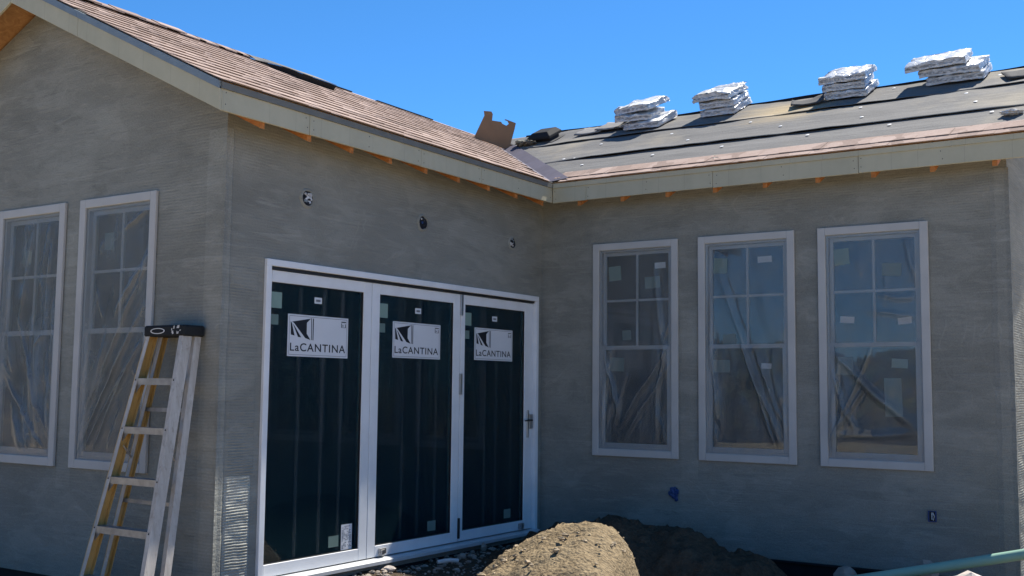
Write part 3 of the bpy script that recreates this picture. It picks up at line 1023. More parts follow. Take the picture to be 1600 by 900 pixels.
# ------------------------------------------------------------------ windows
def sticker(name, c, u, v, w, h, mat, parent, n, th=.0015, skew=0.0):
    """thin rectangle centred at c on a plane with axes u,v and normal n"""
    c, u, v, n = Vector(c), Vector(u), Vector(v), Vector(n)
    u2 = u * math.cos(skew) + v * math.sin(skew); v2 = -u * math.sin(skew) + v * math.cos(skew)
    m = MB()
    m.prism([c - u2 * w / 2 - v2 * h / 2, c + u2 * w / 2 - v2 * h / 2, c + u2 * w / 2 + v2 * h / 2, c - u2 * w / 2 + v2 * h / 2], n * th)
    return m.build(name, mat, parent)

def window(x0, x1, yw, lites, seed):
    """double-hung window in a wall facing -Y at y=yw; outer trim is the window mesh"""
    rr = random.Random(seed)
    tw = .072
    def frame(xa, xb, za, zb, w, ya, yb):
        m = MB()
        m.box((xa, ya, za), (xa + w, yb, zb)); m.box((xb - w, ya, za), (xb, yb, zb))
        m.box((xa + w, ya, zb - w), (xb - w, yb, zb)); m.box((xa + w, ya, za), (xb - w, yb, za + w))
        return m
    win = frame(x0, x1, WZ0, WZ1, tw, yw - .030, yw - .002).build('window', 'window_trim', house, .004)
    # taped-on strip edges make the trim uneven
    a, b, za, zb = x0 + IN + .002, x1 - IN - .002, WZ0 + IN + .002, WZ1 - IN - .002
    frame(a, b, za, zb, .040, yw - .001, yw + .09).build('jamb', 'vinyl', win)
    zm = (WZ0 + WZ1) / 2 + .0
    frame(a + .041, b - .041, zm - .005, zb - .041, .036, yw + .035, yw + .065).build('upper_sash', 'vinyl', win, .002)
    frame(a + .041, b - .041, za + .041, zm + .03, .040, yw + .004, yw + .033).build('lower_sash', 'vinyl', win, .002)
    bx('glass_pane', (a + .070, yw + .047, zm), (b - .070, yw + .051, zb - .07), 'glass', win)
    bx('glass_pane', (a + .075, yw + .017, za + .07), (b - .075, yw + .021, zm), 'glass', win)
    xm = (a + b) / 2
    zu = (zm + .03 + zb - .077) / 2
    bx('muntin', (xm - .011, yw + .040, zm + .03), (xm + .011, yw + .060, zb - .076), 'vinyl', win)
    bx('muntin', (a + .076, yw + .041, zu - .011), (xm - .0115, yw + .059, zu + .011), 'vinyl', win)
    bx('muntin', (xm + .0115, yw + .041, zu - .011), (b - .076, yw + .059, zu + .011), 'vinyl', win)
    for (u, z, w, h, mt) in lites:
        zz = z
        yy = yw + .0455 if zz > zm else yw + .0155
        sticker('glass_sticker', (a + (b - a) * u, yy, zz), (1, 0, 0), (0, 0, 1), w, h, mt, win, (0, -1, 0), skew=rr.uniform(-.08, .08))
    return win
LT = [
    [(.2, 2.66, .14, .15, 'sticker_green'), (.8, 2.72, .12, .06, 'paper_white'), (.7, 2.55, .17, .12, 'sticker_dim'), (.36, 2.02, .10, .10, 'sticker_dim'), (.25, 1.72, .16, .14, 'sticker_dim')],
    [(.18, 2.68, .14, .15, 'sticker_green'), (.7, 2.72, .14, .06, 'paper_white'), (.28, 1.96, .13, .10, 'sticker_dim'), (.2, 1.70, .17, .12, 'sticker_dim'), (.72, 1.70, .10, .05, 'paper_white')],
    [(.17, 2.70, .14, .15, 'sticker_green'), (.68, 2.56, .17, .12, 'sticker_dim'), (.22, 2.12, .13, .06, 'paper_white'), (.8, 2.10, .12, .06, 'paper_white'), (.2, 1.70, .14, .16, 'sticker_dim'), (.75, 1.72, .14, .08, 'sticker_green'), (.68, 1.42, .15, .34, 'sticker_dim')],
]
LA = [[(.3, 2.62, .12, .14, 'sticker_dim')], [(.35, 2.55, .12, .12, 'sticker_dim')]]
for k, (a, b) in enumerate(WINC): window(a, b, 0.0, LT[k], 20 + k)
for k, (a, b) in enumerate(WINA): window(a, b, -L, LA[k], 30 + k)

# smooth patched band of cement between the two gable windows, and between the others
def patch_band(x0, x1, y, z0, z1, seed):
    m = MB(); nz, nx = 40, 4
    for j in range(nz + 1):
        z = z0 + (z1 - z0) * j / nz
        a = x0 + .02 * fnoise(z * 3, seed); b = x1 + .02 * fnoise(z * 3, seed + 5)
        for i in range(nx + 1):
            e = .0005 if i in (0, nx) or j in (0, nz) else .005 + .002 * fnoise(i, z * 5, seed)
            m.v.append((a + (b - a) * i / nx, y - e, z))
    for j in range(nz):
        for i in range(nx):
            q = j * (nx + 1) + i
            m.f.append((q, q + 1, q + nx + 2, q + nx + 1))
    m.build('cement_patch', 'smooth_cement', house, smooth=True)
patch_band(-1.895, -1.716, -L, .62, 2.75, 3)
patch_band(1.625, 1.80, 0, .60, 2.25, 4)

# ------------------------------------------------------------------ plastic sheets over the windows
def plastic_sheet(x0, x1, yw, folds, seed, label, mat='plastic_film'):
    cx = (x0 + x1) / 2; zb = WZ0
    a, b, c, d = x0 + .073, x1 - .073, WZ0 + .073, WZ1 - .073
    w, h = b - a, d - c
    m = MB(); nx, nz = 110, 190
    def disp(u, v):
        e = .010 * fbm(u * 2.5, v * 4, seed, 3) + .004 * fbm(u * 9, v * 7, seed + 2, 3)
        for (u1, v1, u2, v2, wid, amp) in folds:
            P = Vector(((u - u1) * w, (v - v1) * h)); D = Vector(((u2 - u1) * w, (v2 - v1) * h))
            ln = D.length; D /= ln
            s = P.dot(D) / ln
            if s < -.1 or s > 1 or abs(P.x * D.y - P.y * D.x) > .03 + wid * 5: continue
            dd = abs(P.x * D.y - P.y * D.x + .022 * fnoise(s * 3, u1 * 9, seed) + .007 * fnoise(s * 11, u1 * 9, seed))
            taper = max(0, min(1, s * 5)) * max(0, min(1, (1.0 - s) * 3)) if -.1 < s < 1 else 0
            wd = wid * (.7 + .6 * max(0, s))
            e += amp * taper * math.exp(-(dd / wd) ** 2)
            gat[0] += abs(amp) / .03 * taper * (math.exp(-(dd / (wd * .55)) ** 2) + .35 * math.exp(-((dd - wd * 1.5) / (wd * .4)) ** 2))
        edge = smooth01(min(u, 1 - u, v, 1 - v) / .06)
        return .001 + max(-.004, e) * edge
    gats = []; gat = [0.0]
    for j in range(nz + 1):
        for i in range(nx + 1):
            u, v = i / nx, j / nz
            gat[0] = 0.0
            m.v.append((a + w * u - cx, -disp(u, v) - .012, c + h * v - zb)); gats.append(min(1, gat[0]))
    for j in range(nz):
        for i in range(nx):
            q = j * (nx + 1) + i
            m.f.append((q, q + 1, q + nx + 2, q + nx + 1))
    o = m.build('plastic_sheet', mat, None, smooth=True)
    at = o.data.attributes.new('gather', 'FLOAT', 'POINT'); at.data.foreach_set('value', gats)
    o.location = (cx, yw, zb)
    tag(o, label, 'plastic sheet', 'clear plastic sheets taped over the windows')
def rand_folds(seed, n, src, spread, amp=.022):
    rr = random.Random(seed); out = []
    for k in range(n):
        u1, v1 = src[k % len(src)]
        u1 += rr.uniform(-.12, .12); v1 += rr.uniform(-.05, .05)
        an = spread[0] + (spread[1] - spread[0]) * (k + rr.random()) / n
        ln = rr.uniform(.25, .9)
        u2 = u1 + math.cos(an) * ln; v2 = v1 + math.sin(an) * ln * .8
        out.append((u1, v1, u2, v2, rr.choice((.012, .022, .035, .05)) * rr.uniform(.8, 1.2), amp * rr.uniform(.3, 1.1) * rr.choice((1, 1, -.6))))
    for k in range(9):   # short creases all over
        u1, v1 = rr.random(), rr.random() ** 1.5
        an = rr.uniform(.3, 2.8); ln = rr.uniform(.08, .3)
        out.append((u1, v1, u1 + math.cos(an) * ln, v1 + math.sin(an) * ln, rr.uniform(.011, .018), amp * rr.uniform(.15, .5)))
    return out
plastic_sheet(*WINC[0], 0.0, rand_folds(1, 12, [(.05, .06), (.95, .45)], (.5, 1.5)) + [(.95, .5, .2, .06, .02, .03), (.98, .42, .3, .02, .018, .025), (.05, .5, .3, .12, .02, .03), (.9, .55, .75, .0, .02, .025), (.75, .95, .95, .3, .03, .02)], 11,
              'plastic sheet on the window nearest the inner corner, sagging into deep folds')
plastic_sheet(*WINC[1], 0.0, rand_folds(2, 14, [(.95, .03), (.1, .05)], (1.4, 2.2)) + [(.15, .9, .85, .05, .03, .028), (.4, .55, .95, .02, .02, .03), (.6, .5, .98, .1, .015, .025), (.1, .5, .12, .0, .02, .02)], 12,
              'plastic sheet on the middle of the three windows with steep diagonal folds')
plastic_sheet(*WINC[2], 0.0, rand_folds(3, 8, [(.03, .05)], (.6, 1.5)) + [(.02, .48, .95, .12, .035, .035), (.05, .10, .95, .12, .03, .02), (.02, .4, .3, .1, .02, .03), (.55, .72, .98, .70, .02, .018), (.4, .66, .98, .62, .02, .018), (.85, .98, .98, .75, .03, .02)], 13,
              'plastic sheet on the rightmost window, slack with one long diagonal fold')
plastic_sheet(*WINA[0], -L, rand_folds(4, 16, [(.04, .03), (.9, .62)], (.6, 1.25)) + [(.02, .02, .98, .62, .015, .03), (.0, .1, .95, .75, .013, .025), (.05, .0, .9, .45, .012, .022), (.2, .0, .98, .5, .012, .022), (.5, .55, .98, .8, .02, .02), (.6, .9, .98, .97, .012, .02)], 14,
              'plastic sheet with fan of diagonal creases on the gable window behind the stepladder', 'plastic_film_heavy')
plastic_sheet(*WINA[1], -L, rand_folds(5, 16, [(.9, .02), (.6, .0)], (1.5, 2.4)) + [(.2, .95, .1, .5, .012, .022), (.55, .95, .35, .5, .015, .02), (.85, .9, .8, .45, .012, .02), (.98, .05, .3, .6, .012, .022), (.95, .0, .1, .35, .014, .024)], 15,
              'plastic sheet on the gable window cut by the left edge of the picture', 'plastic_film_heavy')

# ------------------------------------------------------------------ folding glass doors
def yz(name, y0, y1, z0, z1, x0, x1, mat, parent, bevel=0.0):
    return bx(name, (x0, y0, z0), (x1, y1, z1), mat, parent, bevel)
m = MB()
XO = .028
m.box((-.10, DY0, -.0), (XO, DY0 + .052, DZ1 - .052)); m.box((-.10, DY1 - .052, 0), (XO, DY1, DZ1 - .052)); m.box((-.10, DY0, DZ1 - .052), (XO, DY1, DZ1))
dframe = m.build('door_frame', 'white_paint', house, .003)
m = MB()
m.prism([(-.10, DY0 - .0, -.035), (.075, DY0, -.035), (.075, DY0, -.008), (.03, DY0, .006), (-.10, DY0, .006)], (0, DY1 - DY0, 0))
m.build('sill', 'sill_metal', dframe)
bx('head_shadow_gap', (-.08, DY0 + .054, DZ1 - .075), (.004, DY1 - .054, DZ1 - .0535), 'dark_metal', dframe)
# three folding panels
PAN = [(-3.978, -2.760, -3.939, -2.862), (-2.754, -1.456, -2.649, -1.567), (-1.448, -.151, -1.379, -.309)]
GZ0, GZ1 = .110, 2.270
PZ0, PZ1 = .016, DZ1 - .078
FLOGO = [[(.041, .826), (.061, .792), (.109, .49), (.05, .508)], [(.077, .772), (.108, .714), (.215, .455), (.162, .464)],
         [(.065, .82), (.366, .925), (.301, .816), (.302, .554), (.366, .405), (.278, .446), (.095, .79)],
         [(.369, .935), (.380, .936), (.388, .408), (.377, .407)], [(.397, .930), (.413, .930), (.413, .404), (.400, .402)]]
SIGN = [(-3.737, -3.033, 1.700, 2.034), (-2.445, -1.748, 1.726, 2.048), (-1.192, -.516, 1.740, 2.058)]
def text_mesh(txt, w, h):
    cu = bpy.data.curves.new('lettering', 'FONT'); cu.body = txt; cu.size = 1.0; cu.space_character = 1.12
    cu.offset = .012
    to = bpy.data.objects.new('tmp', cu); COL.objects.link(to)
    bpy.context.view_layer.update()
    me = bpy.data.meshes.new_from_object(to.evaluated_get(bpy.context.evaluated_depsgraph_get()))
    bpy.data.objects.remove(to)
    xs_ = [v.co.x for v in me.vertices]; ys_ = [v.co.y for v in me.vertices]
    sx_, sy_ = w / (max(xs_) - min(xs_)), h / (max(ys_) - min(ys_))
    mx, my = min(xs_), min(ys_)
    for v in me.vertices: v.co = Vector(((v.co.x - mx) * sx_, (v.co.y - my) * sy_, 0))
    return me
def on_glass(me, y0, z0, x):
    for v in me.vertices: v.co = Vector((x, y0 + v.co.x, z0 + v.co.y))
for k, (p0, p1, g0, g1) in enumerate(PAN):
    m = MB()
    xf, xb = -.012, -.060
    m.box((xb, p0, PZ0), (xf, g0, PZ1)); m.box((xb, g1, PZ0), (xf, p1, PZ1))
    m.box((xb, g0, PZ0), (xf, g1, GZ0)); m.box((xb, g0, GZ1), (xf, g1, PZ1))
    panel = m.build('door_panel', 'white_paint', house, .003)
    yz('glass_pane', g0 - .003, g1 + .003, GZ0 - .003, GZ1 + .003, -.040, -.034, 'coated_glass', panel)
    yz('protective_film', g0 + .004, g1 - .011, GZ0 + .006, GZ1 - .006, -.03397, -.03394, 'protective_film', panel)
    for q in (.31 + .02 * k, .56 - .015 * k, .77 + .01 * k):
        ys_ = g0 + (g1 - g0) * q
        yz('film_seam', ys_ - .014, ys_ + .014, GZ0 + .02, GZ1 - .02, -.0339, -.0336, 'seam_film', panel)
        yz('film_seam', ys_ + .0145, ys_ + .0195, GZ0 + .02, GZ1 - .02, -.0339, -.0336, 'seam_edge', panel)
    # glazing gasket
    m = MB(); w = .010
    m.box((-.033, g0, GZ0), (-.020, g0 + w * .4, GZ1)); m.box((-.033, g1 - w, GZ0), (-.020, g1, GZ1)); m.box((-.033, g0 + w, GZ0), (-.020, g1 - w, GZ0 + w * .5)); m.box((-.033, g0 + w, GZ1 - w * .5), (-.020, g1 - w, GZ1))
    m.build('gasket', 'black_rubber', panel)
    xg = -.0338
    s0, s1, z0, z1 = SIGN[k]
    W, H = s1 - s0, z1 - z0
    yz('sign', s0, s1, z0, z1, xg, xg + .0015, 'paper_white', panel)
    xi = xg + .0022
    me = text_mesh('LaCANTINA', W * .915, H * .195)
    on_glass(me, s0 + W * .041, z0 + H * .125, xi)
    link('sign_lettering', me, 'ink', panel)
    m = MB()
    for pl in FLOGO: m.poly([(xi, s0 + W * u, z0 + H * v) for u, v in pl][::-1])
    m.build('sign_emblem', 'ink', panel)
    m = MB(); bw = .0035; i0, i1, j0, j1 = s0 + W * .022, s1 - W * .022, z0 + H * .035, z1 - H * .035
    for a, b, c, d in ((i0, i1, j0, j0 + bw), (i0, i1, j1 - bw, j1), (i0, i0 + bw, j0 + bw, j1 - bw), (i1 - bw, i1, j0 + bw, j1 - bw)):
        m.poly([(xi, a, c), (xi, b, c), (xi, b, d), (xi, a, d)])
    m.build('sign_border', 'ink_grey', panel)
    m = MB()
    for u0_, u1_, v0_, v1_ in ((.878, .962, .885, .912), (.878, .890, .765, .87), (.945, .958, .765, .85), (.900, .915, .79, .83), (.878, .958, .760, .770)):
        m.poly([(xi, s0 + W * u0_, z0 + H * v0_), (xi, s0 + W * u1_, z0 + H * v0_), (xi, s0 + W * u1_, z0 + H * v1_), (xi, s0 + W * u0_, z0 + H * v1_)])
    m.build('sign_mark', 'ink', panel)
    yz('glass_sticker', g0 + .008, g0 + .130, 2.07, 2.195, xg, xg + .001, 'sticker_green', panel)
    yz('glass_sticker', g0 + .002, g0 + .098, 1.94, 2.02, xg, xg + .001, 'sticker_dim', panel)
    cy = (g0 + g1) / 2 + (-.0, .02, .0)[k]
    yz('glass_sticker', cy - .043, cy + .043, 2.135, 2.185, xg, xg + .001, 'paper_white', panel)
    yz('tag_print', cy - .026, cy + .026, 2.150, 2.168, xg + .0011, xg + .0018, 'ink_grey', panel)
    sy = (-3.148, -1.834, -.578)[k]
    yz('glass_sticker', sy - .06, sy + .06, .155, .245, xg, xg + .001, 'sticker_dim', panel)
    if k == 0:
        lab = yz('glass_sticker', -3.057, -2.925, .118, .325, xg, xg + .001, 'paper_white', panel)
        m = MB(); rr = random.Random(8)
        z = .312
        while z > .13:
            y = -3.048
            while y < -2.94:
                w = rr.uniform(.006, .022)
                if rr.random() < .6: m.poly([(xg + .0018, y, z - .006), (xg + .0018, min(y + w, -2.932), z - .006), (xg + .0018, min(y + w, -2.932), z), (xg + .0018, y, z)])
                y += w + .004
            z -= .011
        m.build('label_print', 'ink_grey', panel)
# lever handle with back plate on the right panel
m = MB()
m.box((-.011, -.262, .955), (.000, -.232, 1.240)); 
plate = m.build('handle_plate', 'steel', panel, .002)
m = MB(); m.tube([(0, -.247, 1.135), (.045, -.247, 1.135)], .010, 10); m.tube([(.045, -.240, 1.135), (.047, -.30, 1.135), (.045, -.372, 1.132)], [.010, .009, .007], 10)
m.build('handle', 'dark_metal', panel)
yz('latch_box', -.222, -.158, 1.045, 1.195, -.011, .004, 'steel', panel, .002)
def small_hw(name, y, z, w, h, mat):
    yz(name, y - w / 2, y + w / 2, z - h / 2, z + h / 2, -.011, .006, mat, panel, .001)
small_hw('hinge', -1.452, 1.50, .035, .20, 'steel')
small_hw('hinge', -1.452, 2.26, .035, .20, 'steel')
small_hw('hinge', -1.452, .14, .02, .19, 'dark_metal')
for y in (-2.56, -.36):
    m = MB(); m.box((-.011, y - .05, .035), (.012, y + .035, .085)); m.box((.012, y - .045, .030), (.03, y - .005, .075))
    m.build('flush_bolt', 'steel', panel, .002)

# ------------------------------------------------------------------ electrical boxes in the stucco
def crumple(name, c, r, seed, mat, n, parent, sx=1.0, sz=1.0):
    bm = bmesh.new()
    bmesh.ops.create_icosphere(bm, subdivisions=3, radius=1)
    rr = random.Random(seed); off = rr.uniform(0, 50)
    n = Vector(n)
    for v in bm.verts:
        d = v.co.copy()
        f = 1 + .55 * noise.noise(d * 2.6 + Vector((off, 0, 0))) + .35 * noise.noise(d * 6 + Vector((0, off, 0)))
        p = d * r * f
        dep = p.dot(n)
        p -= n * dep * .62
        tang = p - n * p.dot(n)
        v.co = Vector(c) + n * p.dot(n) + Vector((tang.x * sx, tang.y * sx, tang.z * sz))
    me = bpy.data.meshes.new(name); bm.to_mesh(me); bm.free()
    return link(name, me, mat, parent)
def round_box(y, z, r, fills, seed):
    """rough hole: a lumpy cement lip round a dark recess with crumpled stuffing"""
    m = MB(); seg = 28
    def P(a, rad, x):
        k = 1 + .16 * fnoise(math.cos(a) * 1.6, math.sin(a) * 1.6, seed)
        return (x, y + rad * k * math.cos(a), z + rad * k * math.sin(a))
    prof = [(1.35, .0005), (1.18, .010), (1.02, .013), (.95, .004)]
    for q in range(seg):
        a0, a1 = 2 * math.pi * q / seg, 2 * math.pi * (q + 1) / seg
        for (ra, xa), (rb_, xb_) in zip(prof, prof[1:]):
            m.poly([P(a0, r * ra, xa), P(a1, r * ra, xa), P(a1, r * rb_, xb_), P(a0, r * rb_, xb_)])
    b = m.build('junction_box', 'smooth_cement', house)
    m = MB(); m.poly([P(2 * math.pi * q / seg, r * .97, .0035) for q in range(seg)])
    m.build('recess', 'ink', b)
    rr = random.Random(seed)
    for q, f in enumerate(fills):
        a = q * 2.4 + seed; d = r * math.sqrt((q + .4) / len(fills)) * .75
        crumple('wire_wad', (.008, y + d * math.cos(a), z + d * math.sin(a)), r * rr.uniform(.16, .34), seed * 7 + q, f, (1, 0, 0), b, rr.uniform(.6, 1.2), rr.uniform(.6, 1.3))
    return b
round_box(-3.595, 2.973, .062, ['foil', 'foil', 'ink', 'foil', 'galvanised', 'foil', 'ink', 'foil', 'foil', 'galvanised', 'foil', 'foil', 'ink', 'foil'], 1)
round_box(-.591, 2.96, .055, ['foil', 'galvanised', 'ink', 'foil', 'galvanised', 'foil', 'ink', 'galvanised'], 4)
b = round_box(-2.09, 2.97, .062, ['blue_plastic', 'ink', 'dark_metal', 'ink', 'ink', 'scrap_white'], 9)
# blue bagged stub on the window wall and the open outlet box
m = MB(); m.tube([(1.555, -.001, .475), (1.555, -.010, .475)], .042, 14); b = m.build('junction_box', 'ink', house)
crumple('bag', (1.55, -.02, .47), .045, 12, 'blue_plastic', (0, -1, 0), b, 1.1, 1.1)
crumple('bag', (1.575, -.015, .415), .028, 14, 'blue_plastic', (0, -1, 0), b, .7, 1.4)
m = MB()
m.box((3.935, -.014, .36), (3.945, -.002, .455)); m.box((3.995, -.014, .36), (4.005, -.002, .455)); m.box((3.945, -.014, .36), (3.995, -.002, .367)); m.box((3.945, -.014, .448), (3.995, -.002, .455))
b = m.build('outlet_box', 'blue_plastic', house)
bx('box_back', (3.945, -.006, .367), (3.995, -.003, .448), 'ink', b)
m = MB(); m.box((3.962, -.012, .38), (3.972, -.0065, .44)); m.tube([(3.975, -.012, .44), (3.988, -.016, .41), (3.978, -.012, .375)], .004, 6); m.build('wire', 'foil', b)

# ------------------------------------------------------------------ shingle bundles on the roof
def bundle_mesh(w, d, h, seed, puff):
    bm = bmesh.new()
    bmesh.ops.create_cube(bm, size=1)
    bmesh.ops.subdivide_edges(bm, edges=bm.edges[:], cuts=9, use_grid_fill=True)
    for v in bm.verts:
        p = v.co.copy()
        r2 = Vector((p.x * 2, p.y * 2, p.z * 2))
        ed = max(abs(r2.x), abs(r2.y))
        q = Vector((p.x * w, p.y * d, (p.z + .5) * h))
        k = .5 + .5 * smooth01((1 - ed) / .2)
        q.z += (.3 + .7 * (p.z > .3)) * puff * (.022 * fnoise(q.x * 7, q.y * 7, seed) + .014 * fnoise(q.x * 22, q.y * 18, seed + 3)) - .02 * abs(r2.x) ** 3 * (.4 + fnoise(seed, r2.x))
        q.x += .016 * fnoise(q.y * 12, q.z * 25, seed + 6) * puff
        q.y += .014 * fnoise(q.x * 12, q.z * 25, seed + 9) * puff
        if ed > .99 and abs(p.z) > .45: q.z = h * .5 + (q.z - h * .5) * .80
        v.co = q
    # crimped loose plastic ends on the short sides
    me = bpy.data.meshes.new('shingle_bundle'); bm.to_mesh(me); bm.free()
    return me
def bundle(x, y, h_off, w, d, h, rot, seed, label, tiltx=0.0, tilty=0.0, puff=1.0):
    """x,y: front-left corner on the roof plane (plan)"""
    me = bundle_mesh(w, d, h, seed, puff)
    o = link('shingle_bundle', me, 'bundle_wrap', None, smooth=True)
    base = Vector((x, y, roofz_C(y))) + NC * (h_off + .03) + Vector((1, 0, 0)) * w / 2 + vC * d / 2
    o.matrix_world = basis((1, 0, 0), vC, NC, base) @ Matrix.Rotation(rot, 4, 'Z') @ Matrix.Rotation(tiltx, 4, 'X') @ Matrix.Rotation(tilty, 4, 'Y')
    tag(o, label, 'shingle bundle', 'plastic-wrapped shingle bundles along the ridge')
    return o
HB = .086
NM = ['bottom', 'middle', 'top']
bundle(.18, 1.60, 0, .46, .52, HB, -.10, 1, 'bottom wrapped bundle of the slumped stack nearest the roof vent')
bundle(.04, 1.62, HB, .46, .52, HB, .10, 2, 'middle wrapped bundle of the slumped stack nearest the roof vent', -.05, .06, 1.5)
bundle(.08, 1.64, 2 * HB + .02, .48, .50, HB, -.16, 3, 'top wrapped bundle of the slumped stack nearest the roof vent', -.02, -.06, 1.5)
bundle(1.10, 1.76, 0, .42, .54, HB, -.06, 4, 'bottom wrapped bundle of the second stack along the ridge from the vent')
bundle(1.09, 1.77, HB, .42, .54, HB, -.02, 5, 'middle wrapped bundle of the second stack along the ridge from the vent', 0, 0, 1.3)
bundle(1.04, 1.76, 2 * HB, .46, .52, HB + .01, -.10, 6, 'top puffy bundle of the second stack along the ridge from the vent', -.03, -.03, 2.0)
bundle(2.56, 1.76, 0, .45, .52, HB, -.03, 7, 'bottom wrapped bundle of the third stack, beside a loose dark shingle')
bundle(2.53, 1.77, HB, .45, .52, HB, .04, 8, 'middle wrapped bundle of the third stack, beside a loose dark shingle', 0, .02)
bundle(2.52, 1.76, 2 * HB, .50, .50, HB, -.02, 9, 'top wrapped bundle of the third stack, beside a loose dark shingle', -.02, -.02, 1.3)
bundle(3.62, 1.81, 0, .56, .50, HB, -.02, 10, 'bottom wrapped bundle of the tall rightmost stack')
bundle(3.56, 1.80, HB, .60, .50, HB, -.05, 11, 'middle wrapped bundle of the tall rightmost stack', 0, 0)
bundle(3.42, 1.79, 2 * HB, .60, .48, HB, .02, 12, 'top wrapped bundle of the tall rightmost stack, jutting out to the left', -.02, -.03)

# ------------------------------------------------------------------ loose shingles, vent, cardboard on the roof
def loose_shingle(x, y, w, d, rot, mat, label, curl=.03, seed=0, lift=.03):
    m = MB(); nx, ny = 10, 6
    for j in range(ny + 1):
        for i in range(nx + 1):
            u, v = i / nx - .5, j / ny - .5
            e = curl * (abs(u) * 2) ** 2 * (.5 + fnoise(u * 2, v * 2, seed)) + .006 * fnoise(u * 5, v * 5, seed)
            m.v.append((u * w, v * d, max(0, e)))
    for j in range(ny):
        for i in range(nx):
            q = j * (nx + 1) + i
            m.f.append((q, q + 1, q + nx + 2, q + nx + 1))
    o = m.build('loose_shingle', mat, None, smooth=True)
    md = o.modifiers.new('thick', 'SOLIDIFY'); md.thickness = .012; md.offset = 1
    o.matrix_world = basis((1, 0, 0), vC, NC, Vector((x, y, roofz_C(y))) + NC * lift) @ Matrix.Rotation(rot, 4, 'Z')
    tag(o, label, 'shingle', 'loose shingles left on the felt roof')
simple('grey_shingle', (.20, .195, .19), .9, .2, scale=12, bump=.4, bscale=150)
simple('dark_shingle', (.055, .056, .058), .9, .2, scale=12, bump=.4, bscale=150)
loose_shingle(-.42, 1.86, .36, .34, .05, 'grey_shingle', 'pale grey loose shingle on the felt closest to the roof vent', .02, 1)
loose_shingle(-.16, 1.90, .30, .36, -.04, 'grey_shingle', 'pale grey loose shingle in the middle between vent and slumped bundles', .02, 2, .05)
loose_shingle(.02, 1.93, .26, .34, .08, 'grey_shingle', 'pale grey loose shingle tucked against the slumped bundle stack', .02, 3, .04)
loose_shingle(2.36, 1.78, .36, .28, .25, 'dark_shingle', 'dark curled loose shingle leaning on the third bundle stack', .05, 4, .035)
loose_shingle(4.62, 1.80, .50, .36, .3, 'dark_shingle', 'dark loose shingle at the far right end of the ridge', .03, 5)
# scrap of white wrapper near the eave at far right
crumple('wrapper_scrap', (0, 0, 0), .06, 40, 'scrap_white', (0, 0, 1), None, 1.3, 1.0)
o = bpy.data.objects['wrapper_scrap']; o.location = (4.66, .22, roofz_C(.22) + .035)
tag(o, 'crumpled white wrapper scrap on the felt at the right edge of the roof', 'scrap')

vent = empty('roof_vent', (-1.05, 1.78, roofz_C(1.78)))
tag(vent, 'black box roof vent with sloped hood beside the valley', 'roof vent')
vm = basis((1, 0, 0), vC, NC, (0, 0, 0)) @ Matrix.Scale(.72, 4)
m = MB(); m.prism([(-.27, -.26, .02), (.27, -.26, .02), (.27, .26, .02), (-.27, .26, .02)], (0, 0, .008))
o = m.build('flange', 'felt_dark', vent); o.matrix_basis = vm
m = MB(); m.box((-.17, -.16, .028), (.17, .18, .10)); o = m.build('throat', 'black_rubber', vent); o.matrix_basis = vm
m = MB()
lo = [(-.25, -.24, .085), (.22, -.24, .085), (.22, .22, .085), (-.25, .22, .085)]
mid = [(-.25, -.24, .13), (.22, -.24, .13), (.22, .22, .13), (-.25, .22, .13)]
tp = [(-.16, -.17, .20), (.15, -.17, .20), (.15, .17, .20), (-.16, .17, .20)]
m.v = lo + mid + tp
m.f = [(3, 2, 1, 0), (8, 9, 10, 11)] + [(i, (i + 1) % 4, 4 + (i + 1) % 4, 4 + i) for i in range(4)] + [(4 + i, 4 + (i + 1) % 4, 8 + (i + 1) % 4, 8 + i) for i in range(4)]
simple('vent_black', (.018, .020, .022), .8, .2, spec=.15)
o = m.build('hood', 'vent_black', vent, .006); o.matrix_basis = vm
# crushed offcut pile beside the vent
o = empty('felt_offcut', (-1.26, 1.60, roofz_C(1.60)))
tag(o, 'crumpled dusty felt offcut lying left of the black roof vent', 'offcut')
simple('dusty', (.24, .225, .17), .9, .4, scale=14, bump=.6, bscale=40, bdist=.01)
crumple('crumpled_sheet', (.0, .0, .045), .10, 51, 'dusty', (0, 0, 1), o, 1.25, .9)
crumple('crumpled_edge', (.11, -.06, .03), .06, 52, 'felt_dark', (0, 0, 1), o, 1.3, .8)

# torn cardboard standing on the shingles
CB = [(-.009, 0.0), (.123, .295), (.114, .353), (.216, .353), (.234, .32), (.226, .236), (.347, .228), (.364, .204), (.417, .183), (.451, .211), (.433, .244), (.39, .257), (.407, .267), (.546, .227), (.529, .141), (.455, -.142)]
eh = Vector((.6464, .7630, 0)); p1 = Vector((-1.825, 1.283, 4.650))
m = MB()
m.prism([eh * a + Vector((0, 0, b)) for a, b in CB], Vector((-.763, .6464, 0)) * .007)
o = m.build('cardboard_sheet', 'cardboard')
o.location = p1 + Vector((0, 0, .018))
tag(o, 'torn brown cardboard sheet standing on the shingles near the valley', 'cardboard')
# little off-cuts on the ridge gap
for k, (y, w, lb) in enumerate(((-2.0, .10, 'small grey block of shingle offcuts on the ridge, nearer the gable'), (-1.35, .12, 'small dark block of shingle offcuts on the ridge, nearer the cardboard'))):
    m = MB()
    for q in range(3): m.box((-.03, -w / 2 + .01 * q, .010 * q), (.03, w / 2 + .008 * q, .010 * q + .009))
    o = m.build('shingle_offcut', ('grey_shingle', 'dark_shingle')[k]); o.location = (RBX + .06, y, roofz_B(RBX + .06) + .02)
    tag(o, lb, 'offcut')

